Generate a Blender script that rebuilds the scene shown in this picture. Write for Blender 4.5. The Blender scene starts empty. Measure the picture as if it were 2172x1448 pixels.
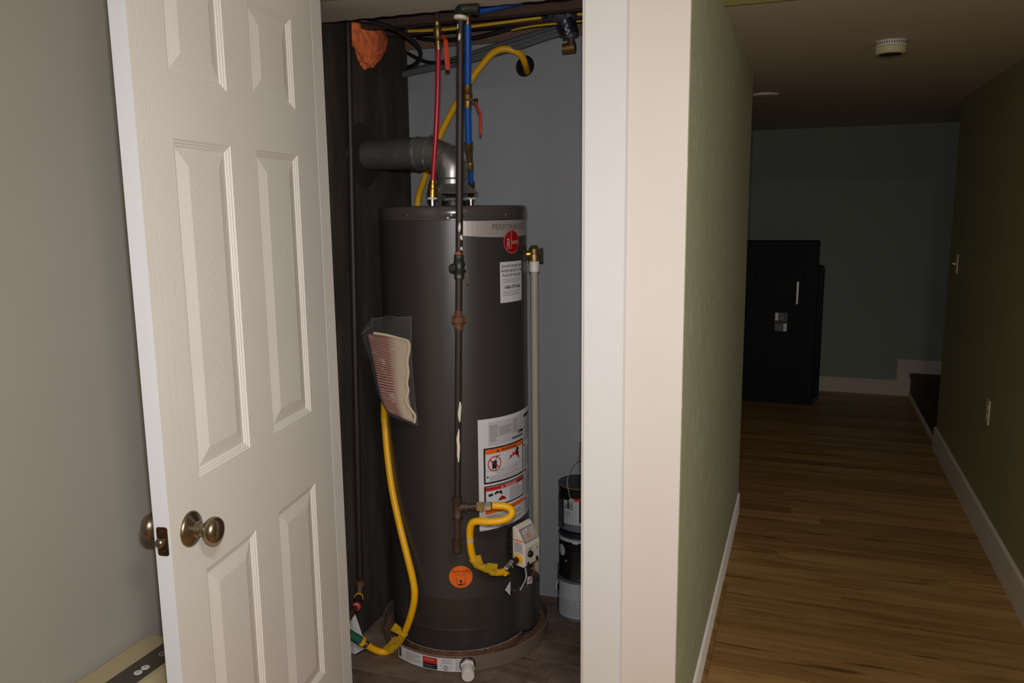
import bpy, bmesh, math, random
from mathutils import Vector, Matrix, noise as mnoise

# ------------------------------------------------------------------ camera, light, exposure
SC = bpy.context.scene
COL = SC.collection
R = math.radians
SC.view_settings.view_transform = 'Standard'
SC.view_settings.look = 'None'
SC.view_settings.gamma = 1.0
SC.view_settings.use_curve_mapping = False
SC.view_settings.exposure = 0.0

EYE = Vector((0.0, 0.0, 1.55))
RIGHT, UP, FWD = Vector((0.9407, 0.3389, -0.0111)), Vector((-0.0452, 0.1578, 0.9864)), Vector((-0.3361, 0.9275, -0.1637))

def frame(right, up, back, loc):
    m = Matrix((right, up, back)).transposed().to_4x4()
    m.translation = loc
    return m

cd = bpy.data.cameras.new('camera')
cd.sensor_fit = 'HORIZONTAL'
cd.sensor_width = 36.0
cd.lens = 28.4378
cd.clip_start = 0.02
cam = bpy.data.objects.new('camera', cd)
COL.objects.link(cam)
cam.matrix_world = frame(RIGHT, UP, -FWD, EYE)
SC.camera = cam

world = bpy.data.worlds.new('dim_room')
world.use_nodes = True
world.node_tree.nodes['Background'].inputs[0].default_value = (1.0, 0.93, 0.84, 1)
world.node_tree.nodes['Background'].inputs[1].default_value = 0.02
SC.world = world

# the camera's pop-up flash: a small lamp above the lens, the only strong light in the basement
fl = bpy.data.lights.new('camera_flash', 'AREA')
fl.shape = 'RECTANGLE'
fl.size, fl.size_y = 0.045, 0.025
fl.energy = 11.8
fl.spread = R(130)
fl.color = (0.985, 0.99, 1.0)
flo = bpy.data.objects.new('camera_flash', fl)
COL.objects.link(flo)
TILT = R(-3)                               # the flash head throws its beam a little downwards
fdir = FWD * math.cos(TILT) + UP * math.sin(TILT)
flo.matrix_world = frame(RIGHT, RIGHT.cross(fdir), -fdir, EYE + UP * 0.095 + FWD * 0.02)
# a ceiling lamp of the room behind the photographer
rl = bpy.data.lights.new('room_ceiling_lamp', 'AREA')
rl.shape = 'DISK'
rl.size = 0.35
rl.energy = 31.0
rl.color = (1.0, 0.975, 0.95)
rlo = bpy.data.objects.new('room_ceiling_lamp', rl)
COL.objects.link(rlo)
rlo.location = (0.5, -0.2, 2.42)

# ------------------------------------------------------------------ materials
def lin(c):
    f = lambda v: (v / 255 / 12.92) if v / 255 <= 0.04045 else ((v / 255 + 0.055) / 1.055) ** 2.4
    return (f(c[0]), f(c[1]), f(c[2]), 1.0)

class NT:
    """tiny helper round a node tree"""
    def __init__(self, name):
        self.m = bpy.data.materials.new(name)
        self.m.use_nodes = True
        self.t = self.m.node_tree
        self.b = self.t.nodes['Principled BSDF']
    def n(self, typ, **kw):
        nd = self.t.nodes.new(typ)
        for k, v in kw.items():
            if k.startswith('i_'):
                key = k[2:].replace('_', ' ')
                nd.inputs[key].default_value = v
            else:
                setattr(nd, k, v)
        return nd
    def l(self, a, b):
        self.t.links.new(a, b)
    def coords(self, scale=(1, 1, 1), kind='Object', rot=(0, 0, 0)):
        tc = self.n('ShaderNodeTexCoord')
        mp = self.n('ShaderNodeMapping')
        mp.inputs['Scale'].default_value = scale
        mp.inputs['Rotation'].default_value = rot
        self.l(tc.outputs[kind], mp.inputs[0])
        return mp.outputs[0]
    def noise(self, vec, scale, detail=4, rough=0.6, dist=0.0):
        nd = self.n('ShaderNodeTexNoise', i_Scale=scale, i_Detail=detail, i_Roughness=rough, i_Distortion=dist)
        self.l(vec, nd.inputs['Vector'])
        return nd.outputs[0]
    def ramp(self, fac, stops):
        nd = self.n('ShaderNodeValToRGB')
        e = nd.color_ramp.elements
        while len(e) < len(stops):
            e.new(0.5)
        for el, (p, c) in zip(e, stops):
            el.position = p
            el.color = c if len(c) == 4 else (*c, 1)
        self.l(fac, nd.inputs[0])
        return nd.outputs[0]
    def mix(self, fac, a, b, mode='MIX'):
        nd = self.n('ShaderNodeMix', data_type='RGBA', blend_type=mode)
        for s, v in ((0, fac), (6, a), (7, b)):
            if hasattr(v, 'is_output'):
                self.l(v, nd.inputs[s])
            else:
                nd.inputs[s].default_value = v
        return nd.outputs[2]
    def bump(self, h, strength=0.3, dist=0.002):
        nd = self.n('ShaderNodeBump', i_Strength=strength, i_Distance=dist)
        self.l(h, nd.inputs['Height'])
        self.l(nd.outputs[0], self.b.inputs['Normal'])
    def base(self, c):
        if hasattr(c, 'is_output'):
            self.l(c, self.b.inputs['Base Color'])
        else:
            self.b.inputs['Base Color'].default_value = c
    def set(self, rough=0.5, metal=0.0, spec=0.5, **kw):
        self.b.inputs['Roughness'].default_value = rough
        self.b.inputs['Metallic'].default_value = metal
        self.b.inputs['Specular IOR Level'].default_value = spec
        for k, v in kw.items():
            self.b.inputs[k.replace('_', ' ')].default_value = v

def mat(name, c, rough=0.5, metal=0.0, var=0.08, vscale=12, bump=0.0, bscale=60, spec=0.5, stretch=(1, 1, 1), **kw):
    t = NT(name)
    a = lin(c)
    lo = tuple(max(0, x * (1 - var)) for x in a[:3]) + (1,)
    hi = tuple(min(1, x * (1 + var)) for x in a[:3]) + (1,)
    v = t.coords(stretch)
    if var > 0:
        t.base(t.ramp(t.noise(v, vscale), [(0.3, lo), (0.7, hi)]))
    else:
        t.base(a)
    if bump > 0:
        t.bump(t.noise(v, bscale, 6), bump, 0.002)
    t.set(rough, metal, spec, **kw)
    return t.m

M = {}
M['casing'] = mat('white_trim_paint', (224, 221, 219), 0.45, var=0.012, bump=0.05, bscale=30)
M['jamb'] = mat('white_jamb_paint', (228, 221, 213), 0.45, var=0.015, bump=0.05, bscale=30)
M['cream_wall'] = mat('cream_wall_paint', (224, 213, 204), 0.6, var=0.012, vscale=5, bump=0.25, bscale=14)
M['grey_wall'] = mat('grey_wall_paint', (168, 162, 152), 0.75, var=0.02, vscale=3, bump=0.06, bscale=120)
M['room_paint'] = mat('room_paint', (190, 184, 170), 0.8, var=0.02)
M['ceiling'] = mat('ceiling_paint', (214, 203, 184), 0.8, var=0.02, vscale=3, bump=0.05, bscale=40)
M['header'] = mat('olive_header_paint', (118, 108, 46), 0.7, var=0.03)
M['hall_right'] = mat('olive_hall_paint', (148, 142, 100), 0.6, var=0.03, vscale=2, bump=0.05, bscale=90, Diffuse_Roughness=0.15)
M['hall_back'] = mat('sage_hall_paint', (140, 144, 132), 0.7, var=0.03, vscale=2, bump=0.05, bscale=90)
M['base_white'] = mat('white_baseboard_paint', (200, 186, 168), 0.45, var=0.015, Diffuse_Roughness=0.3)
M['base_near'] = mat('lit_baseboard_paint', (232, 222, 212), 0.45, var=0.015, Diffuse_Roughness=0.7)  # lit copy of the white baseboard paint: stronger light put into its colour
M['closet_grey'] = mat('blue_grey_drywall', (146, 147, 150), 0.7, var=0.025, vscale=4, bump=0.06, bscale=80)
M['drywall_raw'] = mat('ceiling_drywall', (188, 180, 168), 0.8, var=0.03, vscale=6, bump=0.15, bscale=25)
M['torn'] = mat('torn_drywall_paper', (226, 222, 212), 0.9, var=0.06, vscale=60)
M['joist'] = mat('dark_joist_wood', (70, 48, 38), 0.8, var=0.25, vscale=5, bump=0.3, stretch=(0.6, 8, 8))
M['pine'] = mat('pine_plate', (112, 86, 68), 0.75, var=0.15, vscale=5, bump=0.2, stretch=(0.5, 9, 9))
M['subfloor'] = mat('subfloor_boards', (84, 72, 66), 0.9, var=0.2, vscale=6)
M['cavity'] = mat('dim_cavity_board', (88, 84, 84), 0.8, var=0.08)
M['black'] = mat('black_void', (10, 9, 9), 0.9, var=0)

def green_wall():
    t = NT('green_hall_paint')
    v = t.coords((1, 1, 1))
    big = t.ramp(t.noise(v, 1.6, 3), [(0.3, lin((163, 162, 130))), (0.7, lin((168, 167, 135)))])
    sv = t.coords((14, 14, 1.5))
    scr = t.ramp(t.noise(sv, 5.0, 5, 0.7), [(0.61, (0, 0, 0)), (0.66, (1, 1, 1))])
    sv2 = t.coords((46, 46, 3.2))
    scr2 = t.ramp(t.noise(sv2, 3.1, 3, 0.6), [(0.625, (0, 0, 0)), (0.66, (1, 1, 1))])
    c = t.mix(t.mix(0.55, scr, (0, 0, 0, 1)), big, lin((176, 176, 156)))
    c = t.mix(scr2, c, lin((222, 222, 206)))
    t.base(c)
    t.bump(t.noise(v, 70, 5), 0.08)
    t.set(0.6, Diffuse_Roughness=0.32)
    return t.m
M['green'] = green_wall()

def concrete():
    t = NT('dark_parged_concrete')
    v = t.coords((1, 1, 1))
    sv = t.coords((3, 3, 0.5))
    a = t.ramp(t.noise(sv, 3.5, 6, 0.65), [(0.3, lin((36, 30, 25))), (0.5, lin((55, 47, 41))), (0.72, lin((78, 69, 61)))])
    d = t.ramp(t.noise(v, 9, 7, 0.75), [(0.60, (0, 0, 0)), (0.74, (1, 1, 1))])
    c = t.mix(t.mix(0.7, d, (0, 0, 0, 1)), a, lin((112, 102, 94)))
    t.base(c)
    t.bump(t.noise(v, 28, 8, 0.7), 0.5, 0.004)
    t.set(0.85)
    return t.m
M['concrete'] = concrete()

def wood_mat(name, cols, streak, dusty=0.0):
    t = NT(name)
    geo = t.n('ShaderNodeNewGeometry')
    oi = t.n('ShaderNodeObjectInfo')
    mul = t.n('ShaderNodeMath', operation='MULTIPLY'); mul.inputs[1].default_value = 41.0
    t.l(oi.outputs['Random'], mul.inputs[0])
    cmb = t.n('ShaderNodeCombineXYZ')
    t.l(mul.outputs[0], cmb.inputs[0]); t.l(mul.outputs[0], cmb.inputs[1])
    add = t.n('ShaderNodeVectorMath', operation='ADD')
    t.l(geo.outputs['Position'], add.inputs[0]); t.l(cmb.outputs[0], add.inputs[1])
    def mp(s):
        m = t.n('ShaderNodeMapping'); m.inputs['Scale'].default_value = s
        t.l(add.outputs[0], m.inputs[0]); return m.outputs[0]
    g1 = t.noise(mp((0.75, 10, 1)), 1.7, 5, 0.62, 0.7)
    g2 = t.noise(mp((2.0, 80, 1)), 2.2, 4, 0.7)
    kn = t.noise(mp((1.0, 13, 1)), 1.8, 4, 0.5, 1.6)
    c = t.ramp(g1, [(0.34, cols[0]), (0.5, cols[1]), (0.66, cols[2])])
    c = t.mix(0.3, c, t.ramp(g2, [(0.3, cols[0]), (0.7, cols[2])]))
    dk = t.ramp(kn, [(0.61, (0, 0, 0)), (0.70, (1, 1, 1))])
    c = t.mix(t.mix(0.75, (0, 0, 0, 1), dk), c, streak)
    tone = t.ramp(oi.outputs['Random'], [(0.0, (0.76, 0.72, 0.68)), (0.5, (0.95, 0.93, 0.91)), (1.0, (1.16, 1.13, 1.06))])
    c = t.mix(1.0, c, tone, 'MULTIPLY')
    if dusty:
        du = t.ramp(t.noise(mp((1, 1, 1)), 4.5, 6, 0.7), [(0.40, (0, 0, 0)), (0.66, (1, 1, 1))])
        c = t.mix(t.mix(dusty, (0, 0, 0, 1), du), c, lin((140, 122, 104)))
    t.base(c)
    t.bump(g2, 0.06, 0.001)
    t.set(0.42 if not dusty else 0.75, spec=0.4)
    return t.m
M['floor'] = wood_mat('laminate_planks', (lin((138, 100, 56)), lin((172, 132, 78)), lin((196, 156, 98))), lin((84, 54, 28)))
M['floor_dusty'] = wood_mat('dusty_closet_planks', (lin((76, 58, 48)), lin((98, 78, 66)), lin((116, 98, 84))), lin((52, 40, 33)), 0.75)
M['stair'] = mat('dark_stair_wood', (74, 54, 40), 0.6, var=0.2, vscale=4, stretch=(8, 0.6, 8))

def door_paint(name, mode):
    t = NT(name)
    t.base(t.ramp(t.noise(t.coords((1, 1, 1)), 3), [(0.3, lin((231, 225, 217))), (0.7, lin((236, 230, 223)))]))
    if mode == 'v':
        h = t.noise(t.coords((290, 290, 1.2)), 1.0, 1, 0.4)
        s = 0.26
    elif mode == 'h':
        h = t.noise(t.coords((1.6, 1.6, 260)), 1.0, 1, 0.4)
        s = 0.30
    elif mode == 'arch':
        # flat-sawn figure: long nested arches round the panel's centre line
        v = t.coords((1, 1, 1))
        sep = t.n('ShaderNodeSeparateXYZ'); t.l(v, sep.inputs[0])
        def mth(op, a, b=None, c=None):
            nd = t.n('ShaderNodeMath', operation=op)
            for k, q in enumerate((a, b)):
                if q is None: continue
                if hasattr(q, 'is_output'): t.l(q, nd.inputs[k])
                else: nd.inputs[k].default_value = q
            return nd.outputs[0]
        nz = t.noise(t.coords((5, 5, 2.2)), 1.0, 2)
        x2 = mth('MULTIPLY', mth('MULTIPLY', sep.outputs[0], sep.outputs[0]), 42.0)
        ph = mth('ADD', mth('ADD', sep.outputs[2], x2), mth('MULTIPLY', nz, 0.14))
        h = mth('MULTIPLY', mth('SINE', mth('MULTIPLY', ph, 300.0)), 0.5)
        h = mth('ADD', h, mth('MULTIPLY', t.noise(t.coords((260, 260, 3)), 1.0, 2), 0.7))
        s = 0.13
    else:
        h = t.noise(t.coords((40, 40, 40)), 1.0, 3)
        s = 0.03
    t.bump(h, s, 0.0012)
    t.set(0.5, spec=0.4)
    return t.m
M['door_v'] = door_paint('door_paint_stile_grain', 'v')
M['door_h'] = door_paint('door_paint_rail_grain', 'h')
M['door_a'] = door_paint('door_paint_panel_grain', 'arch')
M['door_e'] = mat('door_edge_flash_tint', (222, 222, 226), 0.45, var=0.01)  # the cool flash light on the door edge is put into this colour

M['nickel'] = mat('antique_nickel', (142, 128, 108), 0.33, 1.0, var=0.12, vscale=40)
M['nickel_dark'] = mat('worn_latch_brass', (96, 76, 58), 0.45, 1.0, var=0.35, vscale=60)
M['beige'] = mat('beige_plastic', (178, 163, 128), 0.5, var=0.02)
M['panel_dark'] = mat('dark_control_panel', (70, 62, 54), 0.4, var=0.03)
M['button'] = mat('white_button', (214, 210, 206), 0.4, var=0)
M['ink'] = mat('black_ink', (22, 21, 22), 0.6, var=0)
M['ink_soft'] = mat('grey_fine_print', (128, 124, 124), 0.6, var=0)
M['paper'] = mat('white_label_paper', (214, 210, 212), 0.45, var=0.015)
M['paper_grey'] = mat('grey_label_paper', (192, 188, 190), 0.5, var=0.02)
M['red_ink'] = mat('red_ink', (196, 34, 32), 0.5, var=0)
M['orange_ink'] = mat('orange_ink', (236, 104, 26), 0.5, var=0)
M['orange_sticker'] = mat('orange_sticker', (238, 104, 22), 0.5, var=0.03)
M['silver_band'] = mat('silver_band', (178, 168, 164), 0.42, 0.35, var=0.02)
M['emblem_red'] = mat('emblem_red', (158, 18, 20), 0.35, var=0)
M['emblem_line'] = mat('emblem_line', (206, 170, 158), 0.4, var=0)
M['band_ink'] = mat('band_lettering', (112, 98, 92), 0.5, var=0)
M['jacket'] = mat('heater_jacket_paint', (56, 51, 49), 0.36, 0.0, var=0.03, vscale=3, spec=0.5)
M['jacket_cap'] = mat('heater_cap_paint', (72, 66, 63), 0.2, 0.0, var=0.03, vscale=3)
M['screw'] = mat('bright_screw', (220, 216, 210), 0.25, 0.9, var=0)
M['rust'] = mat('rusty_base', (120, 80, 58), 0.85, 0.0, var=0.45, vscale=22, bump=0.6, bscale=50)
M['foam_edge'] = mat('crumbling_white_edge', (122, 112, 102), 0.9, var=0.12, vscale=40, bump=0.5)
M['alu'] = mat('spun_aluminium', (136, 118, 104), 0.42, 0.35, var=0.08, vscale=10, stretch=(1, 1, 6))
M['pan_floor'] = mat('stained_pan', (112, 82, 64), 0.6, 0.1, var=0.4, vscale=12)
M['pvc'] = mat('white_pvc', (224, 216, 206), 0.42, var=0.02)
M['cpvc'] = mat('cream_cpvc', (164, 154, 138), 0.45, var=0.02)
M['rubber'] = mat('black_rubber', (28, 27, 28), 0.6, var=0.1)
M['galv'] = mat('galvanised_duct', (158, 156, 152), 0.32, 0.75, var=0.10, vscale=9, bump=0.04)
M['galv_dull'] = mat('dull_galvanised_duct', (104, 104, 104), 0.55, 0.7, var=0.15, vscale=25)
M['collar'] = mat('black_duct_collar', (52, 50, 50), 0.5, 0.3, var=0.1)
M['iron'] = mat('black_iron_pipe', (44, 35, 31), 0.52, 0.05, var=0.22, vscale=35, bump=0.25, bscale=120)
M['iron_fit'] = mat('brown_iron_fitting', (66, 48, 38), 0.55, 0.15, var=0.25, vscale=40, bump=0.3, bscale=120)
M['iron_rust'] = mat('rusted_iron', (106, 68, 46), 0.7, 0.2, var=0.35, vscale=50, bump=0.4, bscale=120)
M['iron_green'] = mat('green_painted_valve', (42, 45, 35), 0.4, 0.2, var=0.25, vscale=40)
M['dope'] = mat('orange_pipe_dope', (150, 78, 40), 0.7, var=0.2, vscale=60)
M['drip'] = mat('white_paint_drip', (222, 214, 198), 0.6, var=0.05)
M['brass'] = mat('brass', (196, 148, 66), 0.26, 0.95, var=0.12, vscale=30)
M['brass_dull'] = mat('dull_brass', (150, 120, 72), 0.42, 0.85, var=0.2, vscale=40)
M['chrome'] = mat('bright_steel', (214, 214, 208), 0.18, 1.0, var=0.03)
M['olive_brass'] = mat('zinc_yellow_nut', (176, 160, 108), 0.34, 0.8, var=0.1)
M['pex_red'] = mat('red_pex', (182, 26, 44), 0.34, var=0.03)
M['pex_blue'] = mat('blue_pex', (18, 82, 172), 0.32, var=0.03)
M['yellow'] = mat('yellow_gas_hose', (244, 180, 8), 0.42, var=0.03)
M['tape'] = mat('yellow_tag_tape', (206, 164, 30), 0.6, var=0.25, vscale=60, bump=0.3)
M['lever'] = mat('orange_red_lever', (206, 64, 26), 0.4, var=0.05)
M['lever_red'] = mat('red_lever', (188, 52, 40), 0.45, var=0.08)
M['red_handle'] = mat('red_valve_handle', (172, 36, 34), 0.4, var=0.05)
M['green_band'] = mat('green_band', (40, 96, 78), 0.5, var=0.1)
M['foam'] = mat('orange_spray_foam', (236, 122, 68), 0.8, var=0.18, vscale=30, bump=0.6, bscale=60)
M['cable_black'] = mat('black_cable', (34, 33, 35), 0.45, var=0.05)
M['cable_grey'] = mat('grey_cable', (92, 94, 98), 0.5, var=0.05)
M['cable_yellow'] = mat('yellow_cable', (214, 172, 34), 0.5, var=0.05)
M['abs'] = mat('black_pipe_plastic', (58, 58, 66), 0.5, var=0.15, vscale=50, bump=0.3)
M['tape_black'] = mat('crumpled_black_tape', (34, 34, 46), 0.3, var=0.3, vscale=50, bump=0.6)
M['valve_box'] = mat('cream_valve_plastic', (222, 208, 192), 0.5, var=0.02)
M['valve_face'] = mat('grey_valve_display', (176, 166, 160), 0.35, var=0.03)
M['black_plastic'] = mat('black_plastic', (26, 25, 26), 0.45, var=0.05)
M['can_black'] = mat('can_black_paint', (24, 23, 26), 0.35, var=0.1)
M['can_label'] = mat('can_label_paper', (176, 178, 184), 0.5, var=0.04)
M['can_dark'] = mat('can_dark_label', (96, 98, 108), 0.5, var=0.06)
M['can_green'] = mat('can_green_label', (88, 116, 58), 0.5, var=0.05)
M['can_rim'] = mat('can_steel_rim', (176, 174, 172), 0.35, 0.3, var=0.06)
M['can_gold'] = mat('can_gold_lacquer', (150, 124, 56), 0.35, 0.25, var=0.15)
M['can_lid'] = mat('paint_smeared_lid', (206, 200, 190), 0.55, 0.0, var=0.2, vscale=30)
M['booklet'] = mat('booklet_paper', (198, 178, 148), 0.8, var=0.05, vscale=30)
M['hem'] = mat('film_edge', (112, 104, 92), 0.3, var=0.1)
M['cab_black'] = mat('black_moulded_plastic', (13, 11, 13), 0.6, var=0.05, spec=0.25)
M['latch'] = mat('latch_steel', (206, 200, 196), 0.35, 0.3, var=0.04)
M['ivory'] = mat('ivory_plastic', (214, 200, 164), 0.45, var=0.02)
M['det'] = mat('aged_detector_plastic', (214, 204, 160), 0.5, var=0.03)
M['det_white'] = mat('white_detector_plastic', (226, 218, 206), 0.5, var=0.02)
M['wire_red'] = mat('red_wire', (150, 60, 56), 0.5, var=0)
M['wire_white'] = mat('white_wire', (206, 202, 190), 0.5, var=0)
M['plaster'] = mat('white_board', (206, 202, 198), 0.7, var=0.03)

def booklet_print():
    t = NT('booklet_red_print')
    v = t.coords((1, 1, 1), 'UV')
    sep = t.n('ShaderNodeSeparateXYZ'); t.l(v, sep.inputs[0])
    wv = t.n('ShaderNodeTexWave', bands_direction='Y', i_Scale=11.0, i_Distortion=0.5, i_Detail=2.0)
    t.l(v, wv.inputs['Vector'])
    lines = t.ramp(wv.outputs[1], [(0.25, (0.35, 0.35, 0.35)), (0.55, (1, 1, 1))])
    blk = t.ramp(t.noise(t.coords((1.4, 3.2, 1), 'UV'), 1.8, 3), [(0.34, (0, 0, 0)), (0.44, (1, 1, 1))])
    xm = t.ramp(sep.outputs[0], [(0.48, (1, 1, 1)), (0.72, (0.06, 0.06, 0.06))])
    f = t.mix(1.0, t.mix(1.0, lines, t.mix(0.35, blk, (1, 1, 1, 1)), 'MULTIPLY'), xm, 'MULTIPLY')
    t.base(t.mix(f, lin((176, 158, 136)), lin((112, 34, 40))))
    t.set(0.8)
    return t.m
M['booklet_print'] = booklet_print()

def film():
    t = NT('clear_plastic_film')
    t.base((0.9, 0.9, 0.88, 1))
    t.set(0.10, 0.0, 0.5, Alpha=0.035)
    return t.m
M['film'] = film()

def screen_mat():
    t = NT('perforated_screen')
    tc = t.n('ShaderNodeTexCoord')
    mp = t.n('ShaderNodeMapping'); mp.inputs['Scale'].default_value = (60, 26, 1)
    t.l(tc.outputs['UV'], mp.inputs[0])
    vo = t.n('ShaderNodeTexVoronoi', i_Scale=1.0, i_Randomness=0.0)
    t.l(mp.outputs[0], vo.inputs['Vector'])
    hole = t.ramp(vo.outputs[0], [(0.30, (1, 1, 1)), (0.40, (0, 0, 0))])
    t.base(t.mix(hole, lin((86, 76, 68)), lin((20, 18, 17))))
    t.set(0.38, 0.4)
    return t.m
M['screen'] = screen_mat()

# ------------------------------------------------------------------ mesh helper
class MB:
    def __init__(self):
        self.v, self.f, self.mi, self.sm = [], [], [], []
        self.mats = []
        self.uv = None
    def slot(self, m):
        if m not in self.mats:
            self.mats.append(m)
        return self.mats.index(m)
    def add(self, verts, faces, m, smooth=False):
        b = len(self.v)
        self.v += [tuple(p) for p in verts]
        s = self.slot(m)
        for f in faces:
            self.f.append([b + i for i in f]); self.mi.append(s); self.sm.append(smooth)
        return self
    def box(self, lo, hi, m):
        x0, y0, z0 = lo; x1, y1, z1 = hi
        vs = [(x0, y0, z0), (x1, y0, z0), (x1, y1, z0), (x0, y1, z0), (x0, y0, z1), (x1, y0, z1), (x1, y1, z1), (x0, y1, z1)]
        return self.add(vs, [(0, 3, 2, 1), (4, 5, 6, 7), (0, 1, 5, 4), (1, 2, 6, 5), (2, 3, 7, 6), (3, 0, 4, 7)], m)
    def obox(self, c, size, axes, m):
        c = Vector(c); X, Y, Z = [Vector(a).normalized() * s / 2 for a, s in zip(axes, size)]
        vs = [c + X * a + Y * b + Z * d for d in (-1, 1) for a, b in ((-1, -1), (1, -1), (1, 1), (-1, 1))]
        return self.add(vs, [(0, 3, 2, 1), (4, 5, 6, 7), (0, 1, 5, 4), (1, 2, 6, 5), (2, 3, 7, 6), (3, 0, 4, 7)], m)
    def tube(self, pts, r, m, seg=12, cap=True, smooth=True):
        pts = [Vector(p) for p in pts]
        n = len(pts)
        rs = r if isinstance(r, (list, tuple)) else [r] * n
        tg = []
        for i in range(n):
            a = pts[max(0, i - 1)]; b = pts[min(n - 1, i + 1)]
            d1 = (pts[i] - a); d2 = (b - pts[i])
            d = Vector((0, 0, 0))
            if d1.length > 1e-9: d += d1.normalized()
            if d2.length > 1e-9: d += d2.normalized()
            if d.length < 1e-9: d = tg[-1] if tg else Vector((0, 0, 1))
            tg.append(d.normalized())
        up = Vector((0, 0, 1)) if abs(tg[0].z) < 0.9 else Vector((1, 0, 0))
        side = tg[0].cross(up).normalized()
        vs = []
        for i in range(n):
            side = (side - tg[i] * side.dot(tg[i]))
            if side.length < 1e-6: side = tg[i].orthogonal()
            side.normalize()
            bn = tg[i].cross(side)
            k = 1.0
            if 0 < i < n - 1:
                cs = (pts[i] - pts[i - 1]).normalized().dot(tg[i]) if (pts[i] - pts[i - 1]).length > 1e-9 else 1
                k = 1.0 / max(0.6, cs)
            for j in range(seg):
                a = 2 * math.pi * j / seg
                vs.append(pts[i] + (side * math.cos(a) + bn * math.sin(a)) * rs[i] * (k if seg > 0 else 1))
        fs = []
        for i in range(n - 1):
            for j in range(seg):
                a = i * seg + j; b = i * seg + (j + 1) % seg
                fs.append((a, b, b + seg, a + seg))
        self.add(vs, fs, m, smooth)
        if cap:
            base = len(self.v) - len(vs)
            s = self.slot(m)
            self.f.append([base + j for j in range(seg)][::-1]); self.mi.append(s); self.sm.append(False)
            self.f.append([base + (n - 1) * seg + j for j in range(seg)]); self.mi.append(s); self.sm.append(False)
        return self
    def lathe(self, prof, m, origin=(0, 0, 0), axis=(0, 0, 1), seg=32, smooth=True, cap=True):
        """prof: (radius, distance along axis)"""
        ax = Vector(axis).normalized(); o = Vector(origin)
        s1 = ax.orthogonal().normalized(); s2 = ax.cross(s1)
        vs = []
        for r, h in prof:
            for j in range(seg):
                a = 2 * math.pi * j / seg
                vs.append(o + ax * h + (s1 * math.cos(a) + s2 * math.sin(a)) * max(r, 1e-5))
        fs = []
        for i in range(len(prof) - 1):
            for j in range(seg):
                a = i * seg + j; b = i * seg + (j + 1) % seg
                fs.append((a, b, b + seg, a + seg))
        self.add(vs, fs, m, smooth)
        if cap:
            base = len(self.v) - len(vs); s = self.slot(m)
            if prof[0][0] > 1e-4:
                self.f.append([base + j for j in range(seg)][::-1]); self.mi.append(s); self.sm.append(False)
            if prof[-1][0] > 1e-4:
                self.f.append([base + (len(prof) - 1) * seg + j for j in range(seg)]); self.mi.append(s); self.sm.append(False)
        return self
    def prism(self, poly, fn, a, b, m, smooth=False):
        """polygon of 2-D points extruded between a and b; fn(u, v, w) -> point"""
        n = len(poly)
        vs = [fn(u, v, a) for u, v in poly] + [fn(u, v, b) for u, v in poly]
        fs = [tuple(range(n))[::-1], tuple(range(n, 2 * n))]
        fs += [(i, (i + 1) % n, n + (i + 1) % n, n + i) for i in range(n)]
        return self.add(vs, fs, m, smooth)
    def build(self, name, parent=None, bevel=0, angle=38, weld=False, seg=2):
        me = bpy.data.meshes.new(name)
        me.from_pydata(self.v, [], self.f)
        for m in self.mats:
            me.materials.append(m)
        me.polygons.foreach_set('material_index', self.mi)
        me.polygons.foreach_set('use_smooth', self.sm)
        if self.uv:
            ul = me.uv_layers.new(name='UVMap')
            for lp in me.loops:
                ul.data[lp.index].uv = self.uv[lp.vertex_index]
        me.update()
        bm = bmesh.new(); bm.from_mesh(me)
        bmesh.ops.recalc_face_normals(bm, faces=bm.faces)
        bm.to_mesh(me); bm.free()
        if any(self.sm):
            me.set_sharp_from_angle(angle=R(angle))
        o = bpy.data.objects.new(name, me)
        COL.objects.link(o)
        if parent:
            o.parent = parent
        if bevel:
            bv = o.modifiers.new('bevel', 'BEVEL'); bv.width = bevel; bv.segments = seg; bv.limit_method = 'ANGLE'
        return o

def spline(pts, n=8):
    P = [Vector(p) for p in pts]
    P = [P[0] * 2 - P[1]] + P + [P[-1] * 2 - P[-2]]
    out = []
    for i in range(1, len(P) - 2):
        p0, p1, p2, p3 = P[i - 1:i + 3]
        for k in range(n):
            t = k / n
            out.append(0.5 * ((2 * p1) + (p2 - p0) * t + (2 * p0 - 5 * p1 + 4 * p2 - p3) * t * t + (3 * p1 - p0 - 3 * p2 + p3) * t ** 3))
    out.append(P[-2])
    return out

def empty(name, loc, label=None, cat=None, group=None, kind=None):
    o = bpy.data.objects.new(name, None)
    o.empty_display_size = 0.05
    COL.objects.link(o)
    o.location = loc
    tag(o, label, cat, group, kind)
    return o
def tag(o, label=None, cat=None, group=None, kind=None):
    for k, v in (('label', label), ('category', cat), ('group', group), ('kind', kind)):
        if v: o[k] = v
    return o
def struct(o, label=None):
    o['kind'] = 'structure'
    if label:
        o['label'] = label
        o['category'] = o.name.split('_')[0].split('.')[0]
    return o
def boxo(name, lo, hi, m, parent=None, bevel=0.0):
    """box with its origin at the centre of its underside"""
    c = ((lo[0] + hi[0]) / 2, (lo[1] + hi[1]) / 2, lo[2])
    o = MB().box([a - b for a, b in zip(lo, c)], [a - b for a, b in zip(hi, c)], m).build(name, parent, bevel)
    o.location = c
    return o

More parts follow.
